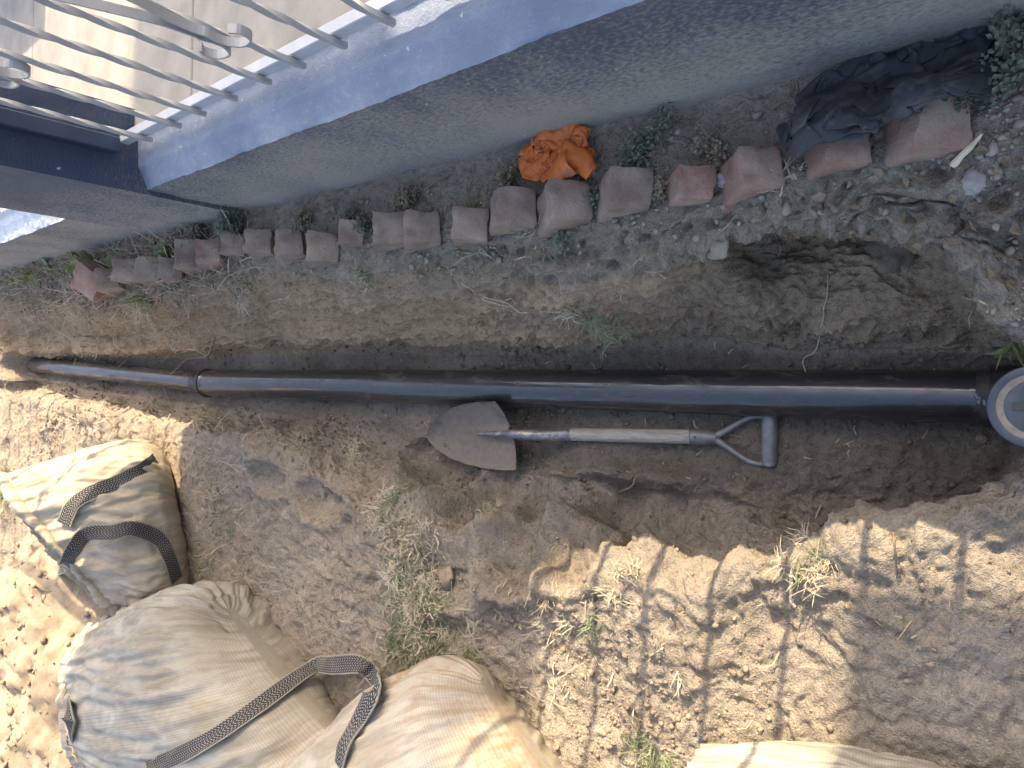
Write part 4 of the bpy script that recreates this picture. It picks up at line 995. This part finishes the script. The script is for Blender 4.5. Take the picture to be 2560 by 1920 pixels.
tuft('grass_tuft', 1055, 1430, mixed(.06, 40, 90), 'dry and green tuft at the footprint edge of the grass strip', 'grass')
tuft('grass_tuft', 1000, 1590, mixed(.075, 130, 90, G1), 'green grass patch next to the stained sack handle', 'grass')
tuft('grass_tuft', 1075, 1560, mixed(.07, 130, 80, G1), 'bright green grass patch where the strip meets bare soil', 'grass')
tuft('grass_tuft', 1130, 1645, mixed(.075, 120, 60, G1), 'green grass fringe along the rounded end of the stained sack', 'grass')
tuft('grass_tuft', 1205, 1310, mixed(.06, 50, 60), 'small grey green tuft between footprints', 'grass')
tuft('grass_tuft', 1560, 1478, [('dry_blades', 120, .055, 1, .003, .035, .8, .8, GY_)], 'pale dry root tuft on the lit trench edge', 'grass')
tuft('grass_tuft', 1345, 1500, [('dry_blades', 36, .05, 1, .003, .022, .9, .6, GY_)], 'narrow tuft of straw coloured stubble', 'grass')
tuft('grass_tuft', 1450, 1545, mixed(.06, 26, 30), 'thin green and straw tuft in the barred sunlight', 'grass')
tuft('grass_tuft', 1660, 1655, [('dry_blades', 44, .055, 1, .003, .03, .5, .6, 'root_pale')], 'splayed pale roots lying on sunlit soil', 'roots')
tuft('grass_tuft', 2010, 1395, [('dry_blades', 170, .04, 1, .0018, .045, .7, .9, GY_), ('green_blades', 60, .05, 1, .002, .03, .9, .8, GD)], 'bushy pale weed rooted in the sunlit trench lip', 'weed')
tuft('grass_tuft', 1262, 1700, [('dry_blades', 60, .05, 1, .003, .018, .6, .8, GY_)], 'brown straw knot by the stained sack', 'grass')
tuft('grass_tuft', 1655, 1885, mixed(.06, 90, 30, G1), 'green tuft between the stained sack and the lone sack', 'grass')
tuft('grass_tuft', 1580, 1850, mixed(.05, 30, 20, G1), 'few green blades on soil near the lone sack', 'grass')
tuft('grass_tuft', 870, 1140, [('dry_blades', 110, .09, 1.4, .0026, .06, .25, .5, GY_)], 'long loose straw lying on the slope by the shovel tip', 'straw')
tuft('grass_tuft', 780, 1195, [('dry_blades', 60, .08, 1.4, .0026, .05, .25, .5, GY_)], 'scattered straw stems beside the loose straw', 'straw')
tuft('grass_tuft', 512, 1400, [('dry_blades', 160, .07, 1, .003, .05, .5, .8, GY_), ('green_blades', 60, .07, 1, .003, .06, .7, .8, 'weed_bright')], 'straw fringe beside the open sack end', 'grass')
tuft('grass_tuft', 545, 1330, [('dry_blades', 130, .06, 1, .003, .07, .4, .8, GY_), ('green_blades', 50, .05, 1, .003, .06, .7, .8, GD)], 'dry turf patch on the shadow line by the open sack', 'grass')
tuft('grass_tuft', 520, 1190, [('dry_blades', 190, .06, 1, .003, .10, .4, .8, GY_), ('green_blades', 70, .06, 1, .003, .09, .7, .8, 'weed_bright')], 'sunlit yellowing turf above the open sack', 'grass')
tuft('grass_tuft', 400, 1110, [('dry_blades', 140, .06, 1, .003, .09, .4, .8, GY_), ('green_blades', 60, .07, 1, .003, .08, .7, .8, 'weed_bright')], 'sunlit grass on the trench lip past the coupling', 'grass')
tuft('grass_tuft', 15, 1205, [('green_blades', 130, .14, 1, .004, .09, .9, .5, 'weed_bright')], 'bright green grass clump behind the open sack', 'grass')
# trench wall and brick edge
tuft('grass_sprig', 905, 690, [('green_blades', 30, .075, 1, .003, .02, .6, .6, GD), ('dry_blades', 46, .06, 1, .003, .03, .3, .8, GY_)], 'grass sprig hanging at a gap in the brick row', 'grass')
tuft('grass_sprig', 1165, 640, [('green_blades', 26, .15, 1.2, .0045, .02, .5, .8, G1), ('dry_blades', 20, .08, 1, .003, .03, .3, .8, GY_)], 'long green blades arching out below the brick row', 'grass')
tuft('grass_sprig', 1175, 520, [('green_blades', 9, .13, .8, .004, .01, .9, .6, 'weed_bright')], 'tall single green stem behind the brick row', 'grass')
tuft('grass_sprig', 1330, 615, [('green_blades', 40, .05, 1, .003, .04, .6, .8, GD), ('dry_blades', 40, .05, 1, .003, .04, .3, .8, GY_)], 'low weedy tuft below the bricks on the bank', 'grass')
tuft('grass_sprig', 1415, 775, [('dry_blades', 90, .055, 1, .0032, .025, .6, .8, GY_)], 'bleached straw tuft on the trench wall', 'grass')
tuft('grass_sprig', 1530, 795, [('green_blades', 140, .045, 1, .0026, .06, .6, .9, GD)], 'dusty green mat on the trench wall below the straw tuft', 'weed')
tuft('grass_sprig', 605, 715, [('green_blades', 30, .07, 1, .0032, .02, .6, .6, 'weed_bright'), ('dry_blades', 40, .06, 1, .003, .05, .3, .8, GY_)], 'bright sprig under the bricks by the pillar', 'grass')
tuft('grass_sprig', 340, 735, [('green_blades', 46, .12, 1, .004, .05, .5, .7, 'weed_bright'), ('dry_blades', 60, .10, 1, .003, .07, .3, .8, GY_)], 'drooping grass below the last bricks past the pillar', 'grass')
tuft('grass_sprig', 2015, 422, [('green_blades', 16, .05, 1, .003, .008, .6, .5, GD)], 'little green sprig beside a brick near the dark garment', 'grass')
tuft('grass_sprig', 1960, 462, [('dry_blades', 50, .05, 1, .0024, .02, .4, .7, 'root_pale')], 'cream coloured rootlets at the foot of a brick', 'roots')
tuft('grass_sprig', 2548, 862, [('green_blades', 22, .06, 1, .0045, .015, .6, .6, 'weed_bright')], 'green sprig at the lip above the cleanout', 'grass')
tuft('grass_sprig', 1685, 1090, [('green_blades', 30, .022, 1, .002, .02, .5, .7, GD)], 'tiny green seedling beneath the shovel shaft', 'weed')
def weed(name, u, v, k, r, h, leaf, mat, label, cat='weed', stems=8):
    c, n = soil(u, v); root = empty(name, c, label=label, cat=cat); parts = []; sp = []
    for s in range(stems):
        th = RNG.random() * 6.283; rr = r * math.sqrt(RNG.random()); e = c + np.array([math.cos(th) * rr, math.sin(th) * rr, h * (.4 + .8 * RNG.random()) * (1 - .45 * (rr / r) ** 2)])
        m = (c + e) / 2 + np.array([0, 0, h * .25]); C = spline([c - n * .005, m, e], 9); sp.append(tube(C, np.linspace(.0016, .0007, 9), 5))
        for _ in range(k // stems):
            t = .3 + .7 * RNG.random(); p = C[min(8, int(t * 8))] + RNG.normal(0, leaf * .95, 3)
            d = RNG.normal(0, 1, 3); d[2] = abs(d[2]) * .4; d /= np.linalg.norm(d); q = np.cross(d, (0, 0, 1)); q /= np.linalg.norm(q) + 1e-9; up2 = np.cross(q, d)
            l = leaf * (.6 + .8 * RNG.random()); w = l * .36
            V = np.array([p, p + d * l * .45 + q * w + up2 * w * .3, p + d * l, p + d * l * .45 - q * w + up2 * w * .3]); parts.append((V, [[0, 1, 2], [0, 2, 3]]))
    mesh('leaves', *merge(parts), mat, root); mesh('stems', *merge(sp), 'root_brown', root); return root
weed('leafy_weed', 1640, 352, 340, .075, .06, .0105, 'weed_leaf', 'spreading grey green weed at the wall foot beside the orange garment')
weed('leafy_weed', 1600, 388, 150, .04, .035, .009, 'weed_leaf', 'smaller green lobe of weed close beside the orange garment')
weed('leafy_weed', 1775, 378, 230, .045, .03, .008, 'weed_brown', 'brownish creeping weed behind the bricks')
weed('leafy_weed', 2500, 205, 900, .075, .07, .0088, 'weed_leaf', 'dense small leaved weed touching the dark garment')
weed('leafy_weed', 2560, 130, 900, .09, .08, .0088, 'weed_leaf', 'dense weed clump against the wall past the dark garment')
weed('leafy_weed', 1490, 492, 320, .033, .03, .0085, 'weed_leaf', 'round green weed wedged between two bricks')
weed('leafy_weed', 1660, 475, 150, .03, .03, .010, 'weed_brown', 'withered brown weed between two bricks')
weed('leafy_weed', 600, 552, 190, .06, .06, .022, 'weed_leaf', 'broad leaved weed at the foot of the pillar')
weed('leafy_weed', 430, 640, 420, .06, .06, .013, 'weed_bright', 'bright green weed over the small bricks past the pillar')
weed('leafy_weed', 925, 565, 260, .035, .05, .009, 'weed_leaf', 'green weed in a gap of the brick row')
weed('leafy_weed', 1270, 462, 300, .045, .05, .010, 'weed_brown', 'dry brown weed tangle beside the orange garment')
weed('leafy_weed', 1245, 500, 120, .03, .05, .008, 'weed_brown', 'dry flower stalks behind the widest brick gap')
weed('leafy_weed', 1030, 490, 380, .06, .05, .011, 'weed_brown', 'brown leafy tangle between wall and bricks')
weed('leafy_weed', 880, 545, 220, .05, .04, .010, 'weed_leaf', 'low dark green weed behind the bricks')
weed('leafy_weed', 770, 545, 260, .05, .05, .012, 'weed_brown', 'dried weed between the wall and the bricks by the pillar')
weed('leafy_weed', 505, 585, 220, .06, .05, .016, 'weed_brown', 'straw coloured dry weed behind a brick at the pillar')
weed('leafy_weed', 1410, 620, 160, .04, .03, .009, 'weed_leaf', 'small green weed on the crumbled bank')

# ------------------------------------------------------------------ roots and sticks
def root_px(name, px, r0, r1, mat, label=None, cat='root', lift=.004, parent=None, jit=.0025):
    pts = []
    for q in px:
        p, n = soil(q[0], q[1]); pts.append(p + n * (lift + (q[2] if len(q) > 2 else 0)))
    C = spline(pts, 12 * len(pts)); C = C + np.stack([vnoise(C + 7, 45, k) for k in (1, 2, 3)], -1) * jit
    V, Fc = tube(C, np.linspace(r0, r1, len(C)), 7)
    if parent is None and label: parent = empty(name, pts[0], label=label, cat=cat); name = 'main_root'
    return mesh(name, V, Fc, mat, parent, smooth=True), parent
_, rp = root_px('hanging_root', [(2070,692),(2062,745),(2052,800),(2043,850,.02),(2052,890,.05),(2062,928,.11)], .0014, .0009, 'root_pale', 'single thin pale root hanging down the hollow to the pipe')
_, rp = root_px('forked_root', [(1160,700,.01),(1205,730,.012),(1260,742,.012),(1300,765,.012),(1328,773,.014)], .0022, .0014, 'root_pale', 'forked whitish root on the trench wall below the long grass')
root_px('branch_root', [(1207,732,.012),(1215,750,.012),(1258,762,.014),(1290,772,.014)], .0016, .001, 'root_pale', parent=rp)
root_px('branch_root', [(1258,742,.012),(1280,752,.012),(1305,765,.012)], .0016, .001, 'root_pale', parent=rp)
_, rp = root_px('crossing_root', [(535,842,.0),(522,870,.03),(505,900,.07),(492,925,.12),(485,935,.12)], .0042, .0026, 'root_brown', 'brown root crossing onto the pipe beside the coupling')
root_px('branch_root', [(520,875,.03),(545,890,.03),(570,905,.04)], .002, .001, 'root_brown', parent=rp)
root_px('branch_root', [(520,873,.03),(490,872,.02),(450,880,.01),(415,868,.0),(405,860,0)], .0026, .0012, 'root_pale', parent=rp)
_, rp = root_px('stiff_root', [(1925,565,.0),(1935,590,.01),(1945,615,.012),(1953,640,.005)], .0035, .0026, 'root_brown', 'stiff grey root stub below the bank lip')
_, rp = root_px('bent_root', [(2172,580,.0),(2145,575,.01),(2140,600,.01),(2133,625,.01)], .0028, .0016, 'root_brown', 'bent brown root at the roof of the hollow')
_, rp = root_px('long_root', [(2410,735),(2450,752),(2500,772),(2560,790)], .002, .0014, 'root_pale', 'long pale root lying on the crumbly bank by the hollow')
_, rp = root_px('sunlit_root', [(2190,1300,.03),(2205,1335,.03),(2228,1360,.03),(2232,1395,.02),(2245,1430,.0)], .0016, .002, 'root_brown', 'branching dark root upright in the sunlit lip')
root_px('branch_root', [(2228,1360,.03),(2210,1345,.04),(2185,1340,.04)], .001, .0006, 'root_brown', parent=rp); root_px('branch_root', [(2230,1385,.02),(2255,1370,.03),(2265,1345,.03)], .001, .0006, 'root_brown', parent=rp)
_, rp = root_px('lip_root', [(1985,1440,.01),(1980,1475,.012),(1982,1510,.008)], .004, .003, 'root_pale', 'thick pale root running down from the bushy pale weed')
_, rp = root_px('shaded_stick', [(1545,1225,.004),(1575,1205,.008),(1590,1190,.01)], .004, .0025, 'root_brown', 'short grey stick in the dirt below the shovel grip', 'stick')
_, rp = root_px('dry_stalk', [(1065,475,.006),(1100,450,.01),(1140,425,.012)], .0022, .0016, 'root_brown', 'straight brown stalk lying between wall and bricks', 'stalk')
_, rp = root_px('creeping_stem', [(1990,240),(1998,215),(1985,195),(1975,225),(1962,250),(1940,270)], .0018, .001, 'root_brown', 'curled thin stem at the wall foot by the dark garment', 'stem')
for k, (px, lab) in enumerate([([(600,1105,.03),(612,1070,.035),(605,1040,.04),(615,1015,.05)], 'upright pale rootlet on the lip beside the coupling'),
        ([(415,960,.06),(420,985,.03),(425,1010,.01)], 'thin root hanging below the small pipe'),
        ([(300,790),(285,830),(300,860,.02),(340,880,.03)], 'curved root on the trench wall past the coupling'),
        ([(75,780),(130,820),(190,850),(240,860),(300,885,.02)], 'long pale root sweeping down the trench wall to the blind end'),
        ([(0,720),(20,700),(36,675),(50,660)], 'pale stalk rising where the wall meets the dry stalks'),
        ([(20,980,.04),(40,945,.05),(64,955,.06)], 'twiggy root at the blind end of the trench'),
        ([(60,810),(70,840),(62,870,.02)], 'short rootlet on the trench wall above the blind end'),
        ([(200,860),(212,880,.02),(222,890,.04)], 'short pale root over the narrow pipe'),
        ([(243,860),(256,880,.03),(268,900,.06)], 'thin straight root over the narrow pipe')]):
    root_px('pale_root', px, .0022, .0010, 'root_pale', lab)
# splinter and stone by the dark garment
c0, c1 = up(2378, 418, 'g', .012), up(2455, 337, 'g', .016); t = np.linspace(0, 1, 14)[:, None]; C = c0 * (1 - t) + c1 * t; C[:, 2] += .004 * np.sin(t[:, 0] * 3)
sroot = empty('wood_splinter', c0, label='pale wooden splinter lying on crumbly soil near the last brick', cat='splinter')
V, Fc = tube(C, np.interp(t[:, 0], [0, .1, .5, .9, 1], [.004, .0065, .0055, .003, .001]), 8); V[:, 2] = C[0, 2] + (V[:, 2] - C[0, 2]) * .7; V += np.stack([vnoise(V, 90, k) for k in (1, 2, 3)], -1) * .0016
mesh('wood', V, Fc, 'pale_wood', sroot)
ico = None
def rock(r, seed, squash=.7, sub=2, rough=.35):
    import bmesh
    bm = bmesh.new(); bmesh.ops.create_icosphere(bm, subdivisions=sub, radius=1); V = np.array([v.co for v in bm.verts]); Fc = [[v.index for v in f.verts] for f in bm.faces]; bm.free()
    V = V * (1 + rough * fbm(V + seed * 5.3, 1.3, 3, seed)[:, None] + (.20 * (.6 - np.abs(fbm(V + seed, 4, 4, seed + 1)))[:, None] if sub > 2 else 0)) * r; V[:, 2] *= squash; return V, Fc
def stone(name, u, v, r, mat, label, seed, cat='stone', sub=3, off=.3, squash=.7):
    c, n = soil(u, v); V, Fc = rock(r, seed, squash, sub); root = empty(name, c, label=label, cat=cat)
    mesh('lump' if 'clod' in name else 'rock', V + c + n * r * off, Fc, mat, root, smooth=sub > 2); return root
stone('flat_stone', 2432, 455, .017, 'grey_stone', 'flat grey stone among dry leaves below the splinter', 3)
stone('pebble', 1806, 447, .014, 'grey_stone', 'round grey pebble between two bricks', 5)
stone('pebble', 2452, 1096, .009, 'clod', 'small angular pebble on the floor by the cleanout', 8)
stone('soil_clod', 2245, 625, .05, 'clod_damp', 'large dark crumbling clod under the roof of the hollow', 11, 'clod', 4, .1)
stone('soil_clod', 2225, 640, .032, 'clod', 'lighter clod stuck below the large dark clod', 12, 'clod', 4, .1)
stone('soil_clod', 1115, 1440, .03, 'clod', 'grey clod at the edge of the grass strip', 14, 'clod', 3, .2)
stone('soil_clod', 1785, 615, .022, 'clod_grey', 'grey clod on the bank above the hollow', 18, 'clod', 3, .2)
stone('soil_clod', 2340, 315, .024, 'clod_grey', 'grey lump of dried earth between the brick and dark garment', 19, 'clod', 3, .2)

# ------------------------------------------------------------------ loose litter that nobody could count
VIS = np.unique(ZB[ZB >= 0]); su, sv, sdp = U_[VIS], V_[VIS], D_[VIS]
area = sdp ** 2; skv = np.tile(SK, ny)[VIS]
def pick(n, w): w = np.clip(w, 0, None) * area; return VIS[RNG.choice(len(VIS), n, p=w / w.sum())]
rocks = [rock(1, 30 + k, .75, 1, .8) for k in range(8)]
def scatter_clods(name, n, w, smin, smax, mat, label=None, PF=PF, NF=NF):
    idx = pick(n, w) if w is not None else RNG.integers(0, len(PF), n); Vs = []; Fs = []; k = 0
    for j, i in enumerate(idx):
        V, Fc = rocks[j % 8]; s = smin * (smax / smin) ** (RNG.random() ** 2.6); a = RNG.random() * 6.283; ca, sa_ = math.cos(a), math.sin(a)
        W = np.stack([V[:, 0] * ca - V[:, 1] * sa_, V[:, 0] * sa_ + V[:, 1] * ca, V[:, 2]], -1) * s * (1 + .3 * RNG.normal(0, .5, 3))
        Vs.append(W + PF[i] + NF[i] * s * .3); Fs.append(np.array(Fc) + k); k += len(V)
    o = mesh(name, np.vstack(Vs), np.vstack(Fs), mat); tag(o, label, 'soil crumbs', kind='stuff')
clump = .15 + np.clip(fbm(PF[VIS], 5, 3, 71), 0, 1) ** 1.5 * 3
scatter_clods('soil_crumbs', 6500, clump * (skv > 11.5), .0012, .007, 'clod', 'loose crumbs of dry soil over the sack side ground')
scatter_clods('bank_crumbs', 3000, clump * ((skv > 1.2) & (skv < 3.1)), .0014, .009, 'clod_grey', 'grey crumbs scattered along the brick side bank')
scatter_clods('floor_crumbs', 4200, clump * ((skv > 5.6) & (skv < 11.5)), .0012, .008, 'clod_damp', 'dark damp crumbs on the trench floor')
QN = grid_normals(Q); QN = QN * np.sign(QN[..., 2:3] + 1e-9)
scatter_clods('heap_crumbs', 3500, None, .002, .016, 'clod', 'crumbs of dug soil lying on the heap behind the sacks', Q.reshape(-1, 3), QN.reshape(-1, 3))
def scatter_straw(name, n, w, l0, l1, mat, label, cat='straw', wd=.0011, stand=.25):
    idx = pick(n, w); parts = []
    for i in idx:
        c, nn = PF[i], NF[i]; a, b, q = frame_of(nn); th = RNG.random() * 6.283; d = a * math.cos(th) + b * math.sin(th) + q * abs(RNG.normal(0, stand)); d /= np.linalg.norm(d)
        l = l0 + (l1 - l0) * RNG.random() ** 2; bend = RNG.normal(0, .25, 3); s = np.cross(d, q); s /= np.linalg.norm(s) + 1e-9
        p = np.array([c + q * .002, c + d * l * .5 + q * .003 + bend * l * .3, c + d * l + q * .002]); ww = wd * (.6 + .8 * RNG.random())
        V = np.concatenate([p + s * ww, p - s * ww + q * ww * .5]); parts.append((V, [[0, 1, 4, 3], [1, 2, 5, 4]]))
    o = mesh(name, *merge(parts), mat); tag(o, label, cat, kind='stuff')
turf = np.clip(fbm(PF[VIS], 2.6, 3, 81) + .15, 0, 1)
yv = PF[VIS][:, 1]
scatter_straw('straw_litter', 800, turf ** 2 * (skv > 12.0) * (.4 + .6 * (yv > 1.0)), .012, .06, 'grass_dry', 'dry straw bits strewn over the sack side ground')
inpx = ((su > 950) & (su < 1150) & (sv > 1290) & (sv < 1660)) * np.exp(-((su - 1030 - (sv - 1450) * .15) / 60) ** 2)
scatter_straw('strip_straw', 900, inpx, .012, .05, 'grass_dry', 'bleached blades matted along the grass strip', 'grass', .0012, .5)
scatter_straw('strip_blades', 700, inpx * (.3 + (sv > 1480)), .012, .045, 'grass_green', 'short green blades along the grass strip', 'grass', .0012, .7)
scatter_straw('ground_straw', 1500, (skv > 11.8) * (yv > 2.2), .02, .09, 'grass_dry', 'dry grass stems over the sunlit ground beside the open sack')
scatter_straw('rootlets', 520, ((skv > 3) & (skv < 6)) * (.3 + (yv > 1.5)) * turf, .02, .09, 'root_pale', 'fine rootlets sticking out of the trench wall', 'rootlets', .0008, .5)
scatter_straw('wall_litter', 700, ((skv > 1.05) & (skv < 2.1)), .01, .05, 'weed_brown', 'brown plant litter between wall and bricks')
scatter_straw('dry_stalks', 1100, ((skv > 1.02) & (skv < 2.6)) * (yv > 2.25), .03, .13, 'grass_dry', 'mat of dry stalks between wall and bricks past the pillar', 'stalks', .0014, .6)
scatter_straw('dark_stalks', 900, ((skv > 1.02) & (skv < 2.4)) * (yv > 2.25), .03, .12, 'weed_brown', 'brown dead stems among the dry stalks', 'stalks', .0014, .6)
scatter_straw('floor_straw', 150, ((skv > 6) & (skv < 11)), .01, .035, 'root_pale', 'bits of straw on the trench floor')
scatter_straw('lip_roots', 420, ((skv > 11.2) & (skv < 13)) * (yv > 2.3), .03, .12, 'root_pale', 'tangled rootlets on the sunlit lip past the coupling', 'rootlets', .0011, .6)
def scatter_leaves(name, n, w, l0, l1, mat, label, cat='leaves'):
    idx = pick(n, w); parts = []
    for i in idx:
        c, nn = PF[i] + NF[i] * .005, NF[i] + RNG.normal(0, .45, 3); a, b, q = frame_of(nn); th = RNG.random() * 6.283; d = a * math.cos(th) + b * math.sin(th); s = np.cross(q, d)
        l = l0 + (l1 - l0) * RNG.random(); ww = l * .32; z = q * l * RNG.normal(.1, .12)
        V = np.array([c, c + d * l * .35 + s * ww + z, c + d * l * .7 + s * ww * .7 + z, c + d * l, c + d * l * .7 - s * ww * .7 + z, c + d * l * .35 - s * ww + z, c + d * l * .5 - z * .4])
        parts.append((V, [[0, 1, 6], [1, 2, 6], [2, 3, 6], [3, 4, 6], [4, 5, 6], [5, 0, 6]]))
    o = mesh(name, *merge(parts), mat); tag(o, label, cat, kind='stuff')
scatter_leaves('dead_leaves', 60, ((skv > 1.6) & (skv < 3)) * (yv < .45), .012, .028, 'weed_brown', 'curled dead leaves on the bank by the splinter')
scatter_leaves('red_leaves', 90, ((skv > 1.02) & (skv < 2.5)) * (yv > 2.4), .015, .035, 'leaf_red', 'small red leaves among the dry stalks')
scatter_leaves('green_leaves', 26, ((skv > 1.02) & (skv < 1.6)) * (yv > 3.2), .04, .09, 'weed_bright', 'yellow green leaves along the wall foot past the pillar')
